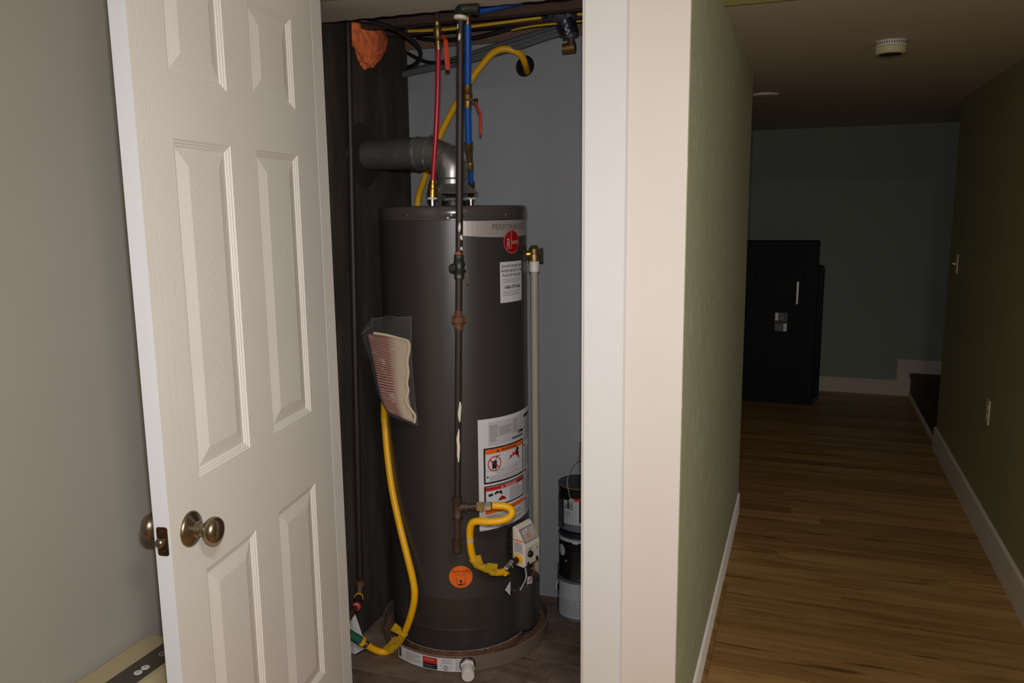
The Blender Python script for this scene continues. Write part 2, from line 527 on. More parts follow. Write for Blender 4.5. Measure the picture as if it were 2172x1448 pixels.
FONT = None
def text_polys(s, size, align='CENTER', spacing=1.0, bold=0.0):
    cu = bpy.data.curves.new('lettering', 'FONT')
    cu.body = s; cu.size = size; cu.align_x = align; cu.resolution_u = 2
    cu.space_character = spacing; cu.offset = bold * size
    ob = bpy.data.objects.new('lettering', cu)
    COL.objects.link(ob)
    dg = bpy.context.evaluated_depsgraph_get()
    me = bpy.data.meshes.new_from_object(ob.evaluated_get(dg))
    vs = [(v.co.x, v.co.y) for v in me.vertices]
    fs = [tuple(p.vertices) for p in me.polygons]
    bpy.data.objects.remove(ob); bpy.data.curves.remove(cu); bpy.data.meshes.remove(me)
    return vs, fs

class Sheet:
    """flat print laid on a surface: fn(u, v, lift) -> point; u to the reader's right, v up"""
    def __init__(self, fn):
        self.fn, self.mb = fn, MB()
    def rect(self, u0, v0, u1, v1, m, lift=0.0006, nu=None):
        nu = nu or max(1, int(abs(u1 - u0) / 0.012))
        vs = [self.fn(u0 + (u1 - u0) * i / nu, v, lift) for v in (v0, v1) for i in range(nu + 1)]
        fs = [(i, i + 1, nu + 2 + i, nu + 1 + i) for i in range(nu)]
        self.mb.add(vs, fs, m)
        return self
    def poly(self, pts, m, lift=0.0008):
        self.mb.add([self.fn(u, v, lift) for u, v in pts], [tuple(range(len(pts)))], m)
        return self
    def disc(self, u, v, ru, rv, m, lift=0.0006, n=36):
        vs = [self.fn(u, v, lift)] + [self.fn(u + ru * math.cos(2 * math.pi * i / n), v + rv * math.sin(2 * math.pi * i / n), lift) for i in range(n)]
        self.mb.add(vs, [(0, i + 1, (i + 1) % n + 1) for i in range(n)], m)
        return self
    def ring(self, u, v, r0, r1, m, lift=0.0010, n=36, k=1.0):
        vs = [self.fn(u + r * math.cos(2 * math.pi * i / n), v + r * k * math.sin(2 * math.pi * i / n), lift) for r in (r0, r1) for i in range(n)]
        self.mb.add(vs, [(i, (i + 1) % n, n + (i + 1) % n, n + i) for i in range(n)], m)
        return self
    def text(self, s, u, v, size, m, lift=0.0012, align='CENTER', sx=1.0, spacing=1.0, bold=0.0):
        vs, fs = text_polys(s, size, align, spacing, bold)
        self.mb.add([self.fn(u + x * sx, v + y, lift) for x, y in vs], fs, m)
        return self
    def frame(self, u0, v0, u1, v1, w, m, lift=0.0008):
        self.rect(u0, v0, u1, v0 + w, m, lift).rect(u0, v1 - w, u1, v1, m, lift)
        self.rect(u0, v0, u0 + w, v1, m, lift, 1).rect(u1 - w, v0, u1, v1, m, lift, 1)
        return self
    def lines(self, u0, v0, u1, v1, n, m, frac=0.4, lift=0.0010, seed=1):
        rnd = random.Random(seed)
        for i in range(n):
            v = v1 - (v1 - v0) * (i + 0.5) / n
            h = (v1 - v0) / n * frac / 2
            self.rect(u0, v - h, u1 - (u1 - u0) * rnd.choice((0, 0.04, 0.1, 0.3)), v + h, m, lift)
        return self

# ------------------------------------------------------------------ room shell
YF, XH, XB = 1.95, -0.266, -0.258          # front wall face, hall left wall face, baseboard face
XR, XRB = 0.835, 0.820
ZC, ZH = 2.45, 2.15
XW, YB = -1.474, 2.92                      # closet concrete wall, closet back wall
YE, YK = 4.10, 7.13                        # end of the partition, back wall of the hall
JL, JR = -1.30, -0.520                     # door jamb faces

floor = struct(MB().box((-1.533, -1.9, -0.08), (XR, YF, 0), M['floor']).box((-1.7, YF, -0.08), (2.3, YK + 0.1, -0.012), M['subfloor']).build('floor'))
rnd = random.Random(7)
pitch = 0.0955
y = YF
row = 0
while y < YK - 0.01:
    y1 = min(y + pitch, YK)
    left = XH if y < YE else -1.6
    right = XR if y < 5.6 else 0.86
    x = left + (-rnd.random() * 2.1)
    while x < right:
        a, b = max(x, left), min(x + 2.2, right)
        if b - a > 0.02:
            o = MB().box((-(b - a) / 2 + 0.0003, 0, 0), ((b - a) / 2 - 0.0003, y1 - y - 0.0007, 0.012), M['floor']).build('plank', floor)
            o.location = ((a + b) / 2, y, -0.012)
        x += 2.2
    y = y1
    row += 1
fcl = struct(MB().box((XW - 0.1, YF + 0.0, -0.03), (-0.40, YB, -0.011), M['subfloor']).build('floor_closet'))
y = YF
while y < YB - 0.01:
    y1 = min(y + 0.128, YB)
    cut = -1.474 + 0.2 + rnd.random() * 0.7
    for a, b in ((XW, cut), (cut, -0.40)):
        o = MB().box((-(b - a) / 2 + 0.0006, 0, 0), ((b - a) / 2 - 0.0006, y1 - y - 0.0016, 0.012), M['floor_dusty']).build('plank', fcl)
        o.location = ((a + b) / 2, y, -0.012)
    y = y1

# walls of the photographer's room (mostly behind the camera)
struct(boxo('wall_left', (-1.633, -2.0, 0), (-1.533, YF + 0.1, ZC), M['grey_wall']))
struct(boxo('wall_rear', (-1.633, -2.0, 0), (XR + 0.1, -1.9, ZC), M['room_paint']))
struct(boxo('ceiling', (-1.633, -2.0, ZC), (XR + 0.1, 2.8, ZC + 0.08), M['ceiling']))
# front wall: left of the closet, and above its doorway
wf = struct(MB().box((-1.533, YF, 0), (JL - 0.02, YF + 0.1, ZC), M['grey_wall'])
            .box((JL - 0.02, YF, 2.16), (-0.40, YF + 0.1, ZC), M['cream_wall']).build('wall_front'))
# partition between closet and hall: cream end, green hall side
mb = MB()
mb.box((-0.4115, YF, 0), (XH, YE, ZC), M['green'])
pw = struct(mb.build('wall_partition'))
pw.data.materials.append(M['cream_wall']); pw.data.materials.append(M['closet_grey'])
for p in pw.data.polygons:
    if p.normal.y < -0.5: p.material_index = 1
    elif p.normal.x < -0.5: p.material_index = 2
bv = pw.modifiers.new('bevel', 'BEVEL'); bv.width = 0.004; bv.segments = 3
# closet
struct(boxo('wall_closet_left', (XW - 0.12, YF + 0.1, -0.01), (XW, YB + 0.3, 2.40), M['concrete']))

def wall_with_hole(name, x0, x1, z0, z1, yf, th, hx, hz, hr, m, n=32):
    """a wall board in the x-z plane with a round hole cut through it"""
    mb = MB()
    for yy in (yf, yf + th):
        vs, fs = [], []
        for i in range(n):
            a = 2 * math.pi * i / n
            c, s = math.cos(a), math.sin(a)
            k = 1 / max(abs(c), abs(s))
            vs += [(hx + hr * c, yy, hz + hr * s), (hx + 0.09 * c * k, yy, hz + 0.085 * s * k)]
        fs = [(2 * i, 2 * i + 1, (2 * i + 3) % (2 * n), (2 * i + 2) % (2 * n)) for i in range(n)]
        mb.add(vs, fs, m)
        X0, X1, Z0, Z1 = hx - 0.09, hx + 0.09, hz - 0.085, hz + 0.085
        for a, b, c, d in ((x0, X0, z0, z1), (X1, x1, z0, z1), (X0, X1, z0, Z0), (X0, X1, Z1, z1)):
            mb.add([(a, yy, c), (b, yy, c), (b, yy, d), (a, yy, d)], [(0, 1, 2, 3)], m)
    mb.add([(hx + hr * math.cos(2 * math.pi * i / n), yf + t, hz + hr * math.sin(2 * math.pi * i / n)) for t in (0, th) for i in range(n)],
           [(i, (i + 1) % n, n + (i + 1) % n, n + i) for i in range(n)], M['torn'])
    mb.add([(x0, yf, z1), (x1, yf, z1), (x1, yf + th, z1), (x0, yf + th, z1)], [(0, 1, 2, 3)], m)
    return mb.build(name)
wb = struct(wall_with_hole('wall_closet_back', XW, -0.40, -0.012, 2.147, YB, 0.016, -0.998, 2.059, 0.038, M['closet_grey']))
struct(boxo('wall_back_of_closet', (-1.6, YB + 0.14, 0), (-0.40, YB + 0.24, ZC), M['black']))
struct(boxo('baseboard_closet', (XW, YB - 0.006, 0), (-0.40, YB, 0.135), M['closet_grey'], None, 0.002))
# top plate over the closet back wall, framing above
plate = struct(boxo('trim_1', (XW, YB - 0.012, 2.147), (-0.40, YB + 0.09, 2.186), M['pine']), 'pine plate along the top of the closet back wall')
struct(boxo('beam_cavity', (XW, YB + 0.05, 2.186), (-0.40, YB + 0.09, 2.34), M['cavity']))
struct(boxo('beam_joist', (XW, 2.50, 2.142), (-0.40, 2.54, 2.40), M['joist']))
struct(boxo('beam_joist', (XW, 2.74, 2.168), (-0.40, 2.78, 2.40), M['joist']))
struct(boxo('ceiling_subfloor', (XW - 0.1, YF + 0.1, 2.40), (-0.40, YB + 0.25, 2.44), M['subfloor']))
# drywall ceiling strip with its torn edge
mb = MB()
n = 60
top, bot = [], []
for i in range(n + 1):
    x = XW + (-0.40 - XW) * i / n
    e = 2.268 + 0.004 * math.sin(i * 1.7) + 0.004 * mnoise.noise((i * 0.45, 3, 1)) + (0.006 * mnoise.noise((i * 1.3, 7, 1)) if i > 18 else 0)
    top.append((x, e + 0.003)); bot.append((x, e))
vs = [(x, YF + 0.1, 2.116) for x, _ in bot] + [(x, e, 2.116) for x, e in bot] + [(x, YF + 0.1, 2.128) for x, _ in bot] + [(x, e, 2.128) for x, e in top]
k = n + 1
mb.add(vs, [(i, i + 1, k + i + 1, k + i) for i in range(n)], M['drywall_raw'])
mb.add(vs, [(2 * k + i, 2 * k + i + 1, 3 * k + i + 1, 3 * k + i) for i in range(n)], M['drywall_raw'])
mb.add(vs, [(k + i, k + i + 1, 3 * k + i + 1, 3 * k + i) for i in range(n)], M['torn'])
struct(mb.build('ceiling_closet'))

# door frame: jambs, stops, casing
trim = struct(MB().box((JR, YF - 0.002, 0), (JR + 0.022, YF + 0.098, 2.125), M['jamb']).box((JR - 0.011, YF + 0.042, 0), (JR, YF + 0.075, 2.125), M['jamb']).build('trim_2', None, 0.0015), 'right jamb of the closet doorway')
sp = MB().box((JR - 0.0015, YF + 0.004, 0.90), (JR, YF + 0.032, 0.958), M['nickel_dark']).tube([(JR - 0.0008, YF + 0.004, 0.915), (JR - 0.0018, YF - 0.003, 0.915), (JR - 0.0018, YF - 0.0065, 0.915)], 0.002, M['nickel_dark'], 6)
sp.box((JR - 0.0035, YF - 0.0075, 0.905), (JR - 0.0005, YF + 0.004, 0.952), M['nickel_dark'])
sp.build('strike_plate', trim)
struct(MB().box((JL - 0.02, YF - 0.002, 0), (JL, YF + 0.098, 2.125), M['jamb']).box((JL, YF + 0.045, 0), (JL + 0.006, YF + 0.096, 2.125), M['jamb']).build('trim_3', None, 0.0015), 'left jamb of the closet doorway')
struct(MB().box((JL, YF - 0.002, 2.125), (JR, YF + 0.098, 2.147), M['jamb']).build('trim_4'), 'head jamb of the closet doorway')
mb = MB()
prof = [(0, 0), (0, 0.010), (0.004, 0.013), (0.098, 0.013), (0.102, 0.011), (0.106, 0.004), (0.106, 0)]
mb.prism(prof, lambda u, v, w: (JR + 0.006 + u, YF - v, w), 0, 2.235, M['casing'])
struct(mb.build('trim_5'), 'flat white casing right of the closet doorway')
mb = MB()
mb.prism(prof, lambda u, v, w: (JL - 0.006 - u, YF - v, w), 0, 2.235, M['casing'])
struct(mb.build('trim_6'), 'flat white casing behind the open door')
struct(MB().box((JL - 0.006, YF - 0.013, 2.131), (JR + 0.006, YF, 2.235), M['casing']).build('trim_7'), 'head casing over the closet doorway')

# hall
struct(MB().box((-0.39, 2.692, ZH), (2.3, YK + 0.1, ZH + 0.1), M['ceiling']).box((-1.7, YE - 0.1, ZH), (-0.39, YK + 0.1, ZH + 0.1), M['ceiling']).build('ceiling_hall'))
struct(boxo('wall_header', (XH, 2.680, ZH), (XR, 2.692, ZC), M['header']))
struct(boxo('wall_right', (XR, -2.0, 0), (XR + 0.1, 5.60, ZC), M['hall_right'], None, 0.004))
struct(boxo('wall_back', (-1.7, YK, 0), (2.3, YK + 0.1, ZH), M['hall_back']))
struct(boxo('wall_far_left', (-1.7, YB + 0.24, 0), (-1.6, YK, ZH), M['hall_back']))
struct(boxo('wall_behind_closet', (-1.6, YE - 0.1, 0), (-0.40, YE, ZH), M['hall_back']))
struct(boxo('wall_stair_side', (XR + 0.1, 5.50, 0), (2.3, 5.60, ZH), M['hall_right']))
struct(boxo('wall_stair_end', (2.2, 5.60, 0), (2.3, YK, ZH), M['hall_back']))

def baseboard(name, axis, c0, c1, face, h, side, th=0.008, m=None):
    """straight baseboard with an eased top edge"""
    pr = [(0, 0), (th, 0), (th, h - 0.006), (th - 0.003, h), (0, h)]
    if axis == 'y':
        fn = lambda u, v, w: (face - side * (th - u), w, v)
    else:
        fn = lambda u, v, w: (w, face - side * (th - u), v)
    return MB().prism(pr, fn, c0, c1, m or M['base_white']).build(name)
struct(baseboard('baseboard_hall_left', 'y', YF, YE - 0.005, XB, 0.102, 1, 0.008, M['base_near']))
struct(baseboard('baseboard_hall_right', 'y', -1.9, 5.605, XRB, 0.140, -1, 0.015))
struct(baseboard('baseboard_back', 'x', -1.6, 0.745, YK - 0.012, 0.125, -1, 0.012))
mb = MB()
mb.prism([(0.745, 0), (0.848, 0), (0.848, 0.192), (2.2, 0.192), (2.2, 0.300), (0.745, 0.300)], lambda u, v, w: (u, w, v), YK - 0.012, YK, M['base_white'])
struct(mb.build('baseboard_stair'))
struct(boxo('trim_8', (0.836, 5.605, 0), (0.850, YK - 0.012, 0.030), M['base_white']), 'thin white strip along the foot of the first stair')
st = struct(MB().box((0.850, 5.60, 0), (1.13, YK - 0.012, 0.165), M['stair']).build('stair_1'))
MB().box((0.838, 5.60, 0.165), (1.14, YK - 0.012, 0.190), M['stair']).build('tread', st)
st2 = struct(MB().box((1.13, 5.60, 0), (2.2, YK - 0.012, 0.350), M['stair']).build('stair_2'))
MB().box((1.118, 5.60, 0.350), (2.2, YK - 0.012, 0.375), M['stair']).build('tread', st2)
# narrow edge board beside the hall baseboard
struct(MB().prism([(0, 0), (0.016, 0), (0.014, 0.005), (0.006, 0.009), (0, 0.010)], lambda u, v, w: (XB + u, w, v), YF, 3.25, M['floor']).build('trim_9'), 'wood edge strip on the floor along the green wall')

# ------------------------------------------------------------------ the open six-panel door
DA = R(-9.40335)
dd, dn = Vector((math.sin(DA), math.cos(DA), 0)), Vector((math.cos(DA), -math.sin(DA), 0))
DK = Vector((-1.148, 1.241, 0.914))
t_k = DK.dot(dd)
D0 = DK - dd * (t_k - 1.345) - Vector((0, 0, 0.914))      # free edge, visible face, floor level
DW = 0.785
def dp(t, o, z):
    return D0 + dd * t + dn * o + Vector((0, 0, z))
door = empty('door_1', D0 + dd * DW - dn * 0.017, 'open white six panel door with worn nickel knobs', 'door', None, 'structure')
door.rotation_euler = (0, 0, math.pi / 2 - DA)            # local x runs along the leaf away from the free edge
inv = Matrix.LocRotScale(door.location, door.rotation_euler, None).inverted()
def local(mb):
    mb.v = [tuple(inv @ Vector(p)) for p in mb.v]
    return mb
cols = [(0.111, 0.325), (0.441, 0.660)]
rows = [(0.235, 0.805), (1.008, 1.688), (1.803, 2.022)]
z0d, z1d = 0.012, 2.118
mb = MB()
def quad(t0, t1, za, zb, o, m):
    mb.add([dp(t0, o, za), dp(t1, o, za), dp(t1, o, zb), dp(t0, o, zb)], [(0, 1, 2, 3)], m)
for o in (0.0, -0.035):
    for a, b in ((0, cols[0][0]), (cols[1][1], DW)):
        quad(a, b, z0d, z1d, o, M['door_v'])
    zs = [z0d] + [z for r in rows for z in r] + [z1d]
    for i in range(0, len(zs), 2):
        quad(cols[0][0], cols[1][1], zs[i], zs[i + 1], o, M['door_h'])
    for za, zb in rows:
        quad(cols[0][1], cols[1][0], za, zb, o, M['door_v'])
        if o < 0:
            for a, b in cols:
                quad(a, b, za, zb, o, M['door_v'])
mb.add([dp(0, 0, z0d), dp(0, -0.035, z0d), dp(0, -0.035, z1d), dp(0, 0, z1d)], [(0, 1, 2, 3)], M['door_e'])
mb.add([dp(DW, 0, z0d), dp(DW, -0.035, z0d), dp(DW, -0.035, z1d), dp(DW, 0, z1d)], [(0, 1, 2, 3)], M['door_e'])
mb.add([dp(0, 0, z1d), dp(DW, 0, z1d), dp(DW, -0.035, z1d), dp(0, -0.035, z1d)], [(0, 1, 2, 3)], M['door_e'])
mb.add([dp(0, 0, z0d), dp(DW, 0, z0d), dp(DW, -0.035, z0d), dp(0, -0.035, z0d)], [(0, 1, 2, 3)], M['door_e'])
local(mb).build('slab', door)
PP = [(0, 0), (0.0030, -0.0026), (0.0062, -0.0030), (0.0088, -0.0055), (0.0118, -0.0059), (0.0144, -0.0084), (0.0175, -0.0086), (0.050, -0.0020)]
for a, b in cols:
    for za, zb in rows:
        pm = MB()
        for i, (s, o) in enumerate(PP[:-1]):
            s2, o2 = PP[i + 1]
            qa = [(a + s, za + s), (b - s, za + s), (b - s, zb - s), (a + s, zb - s)]
            qb = [(a + s2, za + s2), (b - s2, za + s2), (b - s2, zb - s2), (a + s2, zb - s2)]
            for j in range(4):
                p, q = qa[j], qa[(j + 1) % 4]
                p2, q2 = qb[j], qb[(j + 1) % 4]
                pm.add([dp(p[0], o, p[1]), dp(q[0], o, q[1]), dp(q2[0], o2, q2[1]), dp(p2[0], o2, p2[1])], [(0, 1, 2, 3)], M['door_v'] if j % 2 else M['door_v'])
        s, o = PP[-1]
        pm.add([dp(a + s, o, za + s), dp(b - s, o, za + s), dp(b - s, o, zb - s), dp(a + s, o, zb - s)], [(0, 1, 2, 3)], M['door_a'])
        cen = dp((a + b) / 2, 0, za + (zb - za) * 0.3)
        local(pm)
        lc = inv @ cen
        pm.v = [tuple(Vector(p) - lc) for p in pm.v]
        po = pm.build('panel', door)
        po.location = lc
KT, KZ = 0.067, 0.914
ROS = [(0.0365, 0), (0.0365, 0.003), (0.0335, 0.007), (0.022, 0.012), (0.0165, 0.016), (0.0150, 0.022)]
NECK = [(0.0150, 0.020), (0.0125, 0.026), (0.0125, 0.033), (0.0165, 0.037)]
BALL = [(0.0130, 0.033), (0.0190, 0.0365), (0.0245, 0.042), (0.0275, 0.049), (0.0270, 0.056), (0.0235, 0.062), (0.0165, 0.0655), (0.008, 0.067), (0.0, 0.0672)]
for sgn, off in ((1, 0.0), (-1, -0.035)):
    kb = local(MB().lathe(BALL, M['nickel'], dp(KT, off, KZ), dn * sgn, 40)).build('knob', door)
    local(MB().lathe(ROS, M['nickel'], dp(KT, off, KZ), dn * sgn, 40)).build('rosette', kb)
    local(MB().lathe(NECK, M['nickel'], dp(KT, off, KZ), dn * sgn, 32)).build('neck', kb)
# latch plate in the free edge
lp = MB()
def rrect(w, h, r, n=5):
    out = []
    for cx, cy, a0 in ((w / 2 - r, h / 2 - r, 0), (-w / 2 + r, h / 2 - r, 90), (-w / 2 + r, -h / 2 + r, 180), (w / 2 - r, -h / 2 + r, 270)):
        for i in range(n + 1):
            a = R(a0 + 90 * i / n)
            out.append((cx + r * math.cos(a), cy + r * math.sin(a)))
    return out
lp.prism(rrect(0.0235, 0.059, 0.005), lambda u, v, w: dp(-w, -0.0175 + u, KZ + v), 0, 0.0012, M['nickel_dark'])
lpo = local(lp).build('latch_plate', door)
lb = MB().lathe([(0.0104, 0.0), (0.0102, 0.003), (0.0092, 0.0068), (0.0066, 0.0098), (0.0034, 0.0113), (0.0, 0.0117)], M['nickel'], dp(-0.0008, -0.0212, KZ - 0.002), -dd, 24)
local(lb).build('latch_bolt', lpo)
for dz in (0.021, -0.021):
    local(MB().lathe([(0.0042, 0), (0.0042, 0.0012), (0.003, 0.0020)], M['nickel_dark'], dp(-0.0012, -0.0165, KZ + dz), -dd, 16)).build('screw', lpo)
# hinge leaves on the far edge
for hz in (0.25, 1.10, 1.92):
    hb = MB().tube([dp(DW + 0.004, -0.038, hz - 0.045), dp(DW + 0.004, -0.038, hz + 0.045)], 0.0055, M['nickel'], 12)
    hb.obox(dp(DW + 0.001, -0.018, hz), (0.0015, 0.032, 0.088), (dd, dn, (0, 0, 1)), M['nickel'])
    local(hb).build('hinge', door)

# ------------------------------------------------------------------ water heater
CX, CY = -1.136, 2.56
HR = 0.2495
FA = -17.0                                   # the way its front looks, degrees
def cyl(r, a, z):
    return Vector((CX + r * math.cos(R(a)), CY + r * math.sin(R(a)), z))
def on_jacket(a0, z0):
    return lambda u, v, l: cyl(HR + 0.0004 + l, a0 + math.degrees(u / HR), z0 + v)
wh = empty('water_heater', (CX, CY, 0.014), 'tall dark grey gas water heater standing in the drain pan', 'water heater')
wo = Vector(wh.location)
def rel(mb):
    mb.v = [tuple(Vector(p) - wo) for p in mb.v]
    return mb
O2 = (CX, CY, 0)
rel(MB().lathe([(0.243, 0.058), (HR, 0.062), (HR, 0.135), (HR + 0.0006, 0.136), (HR, 0.138), (HR, 1.516)], M['jacket'], O2, (0, 0, 1), 96)).build('jacket', wh)
rel(MB().lathe([(HR + 0.0005, 1.512), (HR + 0.0022, 1.514), (HR + 0.0022, 1.518), (HR + 0.0008, 1.520), (HR + 0.0022, 1.523), (HR + 0.0022, 1.545), (HR - 0.001, 1.553), (HR - 0.008, 1.557), (0.215, 1.557), (0.212, 1.5545), (0, 1.5545)], M['jacket_cap'], O2, (0, 0, 1), 96)).build('top_cap', wh)
for a in (-101, -70, -67.5, -24, 19):
    rel(MB().lathe([(0.0036, 0), (0.003, 0.0018), (0.0, 0.0024)], M['screw'], cyl(HR + 0.002, a, 1.527 if a != -70 else 1.519), cyl(1, a, 0) - Vector(O2), 10)).build('screw', wh)
# rusty base ring with crumbling white edge
mb = MB()
mb.lathe([(0.232, 0.014), (0.238, 0.030), (0.241, 0.0605)], M['rust'], O2, (0, 0, 1), 96)
rel(mb).build('base_ring', wh)
mb = MB()
rr_ = random.Random(3)
pts = []
for i in range(121):
    a = -118 + 118 * i / 120
    lo = 0.0615 - 0.008 * max(0, mnoise.noise((i * 0.31, 2, 5)) + (0.22 if i > 62 else -0.12)) - 0.0015 * rr_.random()
    pts.append((a, lo))
vs = [cyl(0.2485, a, 0.064) for a, _ in pts] + [cyl(0.2505 + 0.0012 * rr_.random(), a, l) for a, l in pts] + [cyl(0.241, a, l) for a, l in pts]
k = len(pts)
mb.add(vs, [(i, i + 1, k + i + 1, k + i) for i in range(k - 1)] + [(k + i, k + i + 1, 2 * k + i + 1, 2 * k + i) for i in range(k - 1)], M['foam_edge'])
rel(mb).build('crumbled_edge', wh)
# burner screen, burner door bulge
mb = MB()
nu, nv = 28, 6
vs, uv = [], []
for j in range(nv + 1):
    for i in range(nu + 1):
        a = -103 + 52.5 * i / nu
        vs.append(cyl(HR + 0.0006, a, 0.143 + 0.108 * j / nv)); uv.append((i / nu, j / nv))
mb.add(vs, [(j * (nu + 1) + i, j * (nu + 1) + i + 1, (j + 1) * (nu + 1) + i + 1, (j + 1) * (nu + 1) + i) for j in range(nv) for i in range(nu)], M['screen'], True)
mb.uv = uv
rel(mb).build('air_intake_screen', wh)
mb = MB()
sect = []
for i in range(25):
    a = -50 + 72 * i / 24
    w = a - 2
    bul = 0.040 * max(0.0, 1 - (w / 17.0) ** 4) if abs(w) < 17 else 0
    sect.append((a, 0.0018 + bul))
zs_ = [0.075, 0.080, 0.238, 0.243]
vs = []
for j, z in enumerate(zs_):
    for a, b in sect:
        vs.append(cyl(HR + (b if j in (1, 2) else b * 0.9), a, z))
ns = len(sect)
mb.add(vs, [(j * ns + i, j * ns + i + 1, (j + 1) * ns + i + 1, (j + 1) * ns + i) for j in range(3) for i in range(ns - 1)], M['jacket'], True)
for z, j in ((zs_[0], 0), (zs_[-1], 3)):
    rim = [cyl(HR - 0.002, a, z) for a, _ in sect]
    base = [vs[j * ns + i] for i in range(ns)]
    mb.add(rim + base, [(i, i + 1, ns + i + 1, ns + i) for i in range(ns - 1)], M['jacket'])
rel(mb).build('burner_door', wh)
# ---- prints on the jacket
s = Sheet(on_jacket(FA, 0))
wb_ = R(43) * HR
nb = 26
vs = []
for i in range(nb + 1):
    u = -wb_ + 2 * wb_ * i / nb
    d = 0.009 * (1 - (u / wb_) ** 2)
    vs += [s.fn(u, 1.464 - d, 0.0006), s.fn(u, 1.467 - d, 0.0006), s.fn(u, 1.509, 0.0006)]
s.mb.add(vs, [(3 * i + 1, 3 * i + 4, 3 * i + 5, 3 * i + 2) for i in range(nb)], M['silver_band'])
s.mb.add(vs, [(3 * i, 3 * i + 3, 3 * i + 4, 3 * i + 1) for i in range(nb)], M['can_rim'])
s.text('PERFORMANCE', 0.002, 1.4795, 0.0265, M['band_ink'], 0.0011, sx=0.98, bold=0.015)
rel(s.mb).build('name_band', wh)
s = Sheet(on_jacket(FA - 0.5, 1.4395))
s.disc(0, 0, 0.0415, 0.0385, M['emblem_red'], 0.0016)
s.ring(0, 0, 0.0385, 0.0398, M['emblem_line'], 0.0020, 36, 0.93)
s.text('R', -0.018, -0.023, 0.050, M['emblem_line'], 0.0022, sx=0.62)
s.text('heem', 0.013, -0.008, 0.026, M['emblem_line'], 0.0022, sx=0.68)
s.rect(-0.0052, -0.020, -0.0036, 0.034, M['emblem_line'], 0.0022, 1)
rel(s.mb).build('emblem', wh)
s = Sheet(on_jacket(FA, 1.310))
s.rect(-0.0585, -0.066, 0.0585, 0.066, M['paper'])
for i, tx in enumerate(('DO NOT RETURN THIS', 'WATER HEATER TO THE', 'PLACE OF PURCHASE')):
    s.text(tx, 0.001, 0.0475 - 0.0145 * i, 0.0118, M['ink'], sx=0.86, bold=0.022)
s.lines(-0.048, -0.004, 0.048, 0.0125, 3, M['ink_soft'], 0.28)
s.text('1-866-279-4566', 0.001, -0.0215, 0.0165, M['ink'], sx=0.86, bold=0.025)
s.lines(-0.048, -0.046, 0.048, -0.027, 3, M['ink_soft'], 0.25, seed=4)
s.rect(0.042, -0.061, 0.050, -0.059, M['ink_soft'], 0.001)
rel(s.mb).build('return_notice', wh)
# rating and warning label
s = Sheet(on_jacket(FA, 0.676))
hw = 0.149
s.rect(-hw, -0.191, hw, 0.191, M['paper'])
s.rect(-0.112, 0.098, 0.062, 0.178, M['paper_grey'], 0.0008)
s.lines(-0.108, 0.112, -0.076, 0.168, 13, M['ink_soft'], 0.45, seed=2)
s.lines(-0.072, 0.128, -0.012, 0.160, 7, M['ink_soft'], 0.45, seed=3)
s.lines(-0.008, 0.124, 0.022, 0.172, 9, M['ink_soft'], 0.40, seed=5)
s.ring(0.040, 0.146, 0.010, 0.0108, M['ink_soft'])
s.rect(0.022, 0.1165, 0.056, 0.127, M['ink'], 0.0011)
s.text('GAMA', 0.030, 0.1185, 0.007, M['paper'], 0.0016)
s.rect(-0.012, 0.104, 0.056, 0.110, M['ink_soft'], 0.0011)
for i in range(22):
    s.rect(-0.012 + 0.0031 * i, 0.103, -0.0105 + 0.0031 * i, 0.1105, M['ink'], 0.0014, 1)
# warning frame
fr = (-0.131, -0.031, 0.058, 0.092)
s.rect(fr[0], fr[1], fr[2], fr[3], M['ink'], 0.0008)
s.rect(fr[0] + 0.006, fr[1] + 0.006, fr[2] - 0.006, fr[3] - 0.005, M['paper'], 0.0011)
s.rect(fr[0] + 0.006, 0.071, fr[2] - 0.006, 0.087, M['orange_ink'], 0.0014)
s.text('WARNING', -0.026, 0.0742, 0.0125, M['ink'], 0.0018, sx=1.1, spacing=1.15, bold=0.025)
s.poly([(-0.083, 0.074), (-0.073, 0.074), (-0.078, 0.084)], M['ink'], 0.0018)
s.ring(-0.091, 0.036, 0.0225, 0.0262, M['red_ink'], 0.0018)
s.poly([(-0.100, 0.018), (-0.083, 0.018), (-0.082, 0.043), (-0.088, 0.047), (-0.101, 0.044)], M['ink'], 0.0014)
s.mb.tube([s.fn(-0.086, 0.045, 0.0012), s.fn(-0.083, 0.060, 0.0012), s.fn(-0.070, 0.062, 0.0012)], 0.0012, M['ink'], 5)
s.poly([(-0.111, 0.0505), (-0.1085, 0.0535), (-0.071, 0.0215), (-0.0735, 0.0185)], M['red_ink'], 0.0020)
s.poly([(-0.046, 0.024), (0.026, 0.028), (0.024, 0.050), (0.016, 0.056), (0.012, 0.048), (0.004, 0.066), (-0.002, 0.052), (-0.009, 0.063), (-0.014, 0.048), (-0.022, 0.053), (-0.028, 0.038)], M['red_ink'], 0.0014)
s.disc(0.015, 0.064, 0.0075, 0.0075, M['ink'], 0.0018, 16)
s.poly([(0.006, 0.046), (0.018, 0.048), (0.020, 0.062), (0.008, 0.060)], M['ink'], 0.0017)
s.text('FLAMMABLE VAPORS', -0.012, 0.018, 0.0055, M['ink_soft'], 0.0014)
s.rect(fr[0] + 0.007, 0.0130, fr[2] - 0.007, 0.0142, M['ink_soft'], 0.0014)
s.text('FLAMMABLE LIQUIDS AND VAPORS', -0.035, 0.0055, 0.0068, M['ink'], 0.0014)
s.text('CAN CAUSE FIRE AND EXPLOSION', -0.035, -0.0025, 0.0062, M['ink'], 0.0014)
s.poly([(-0.122, -0.010), (-0.113, -0.010), (-0.1175, -0.002)], M['ink'], 0.0016)
s.lines(-0.110, -0.023, 0.048, -0.005, 4, M['ink_soft'], 0.35, 0.0014, 8)
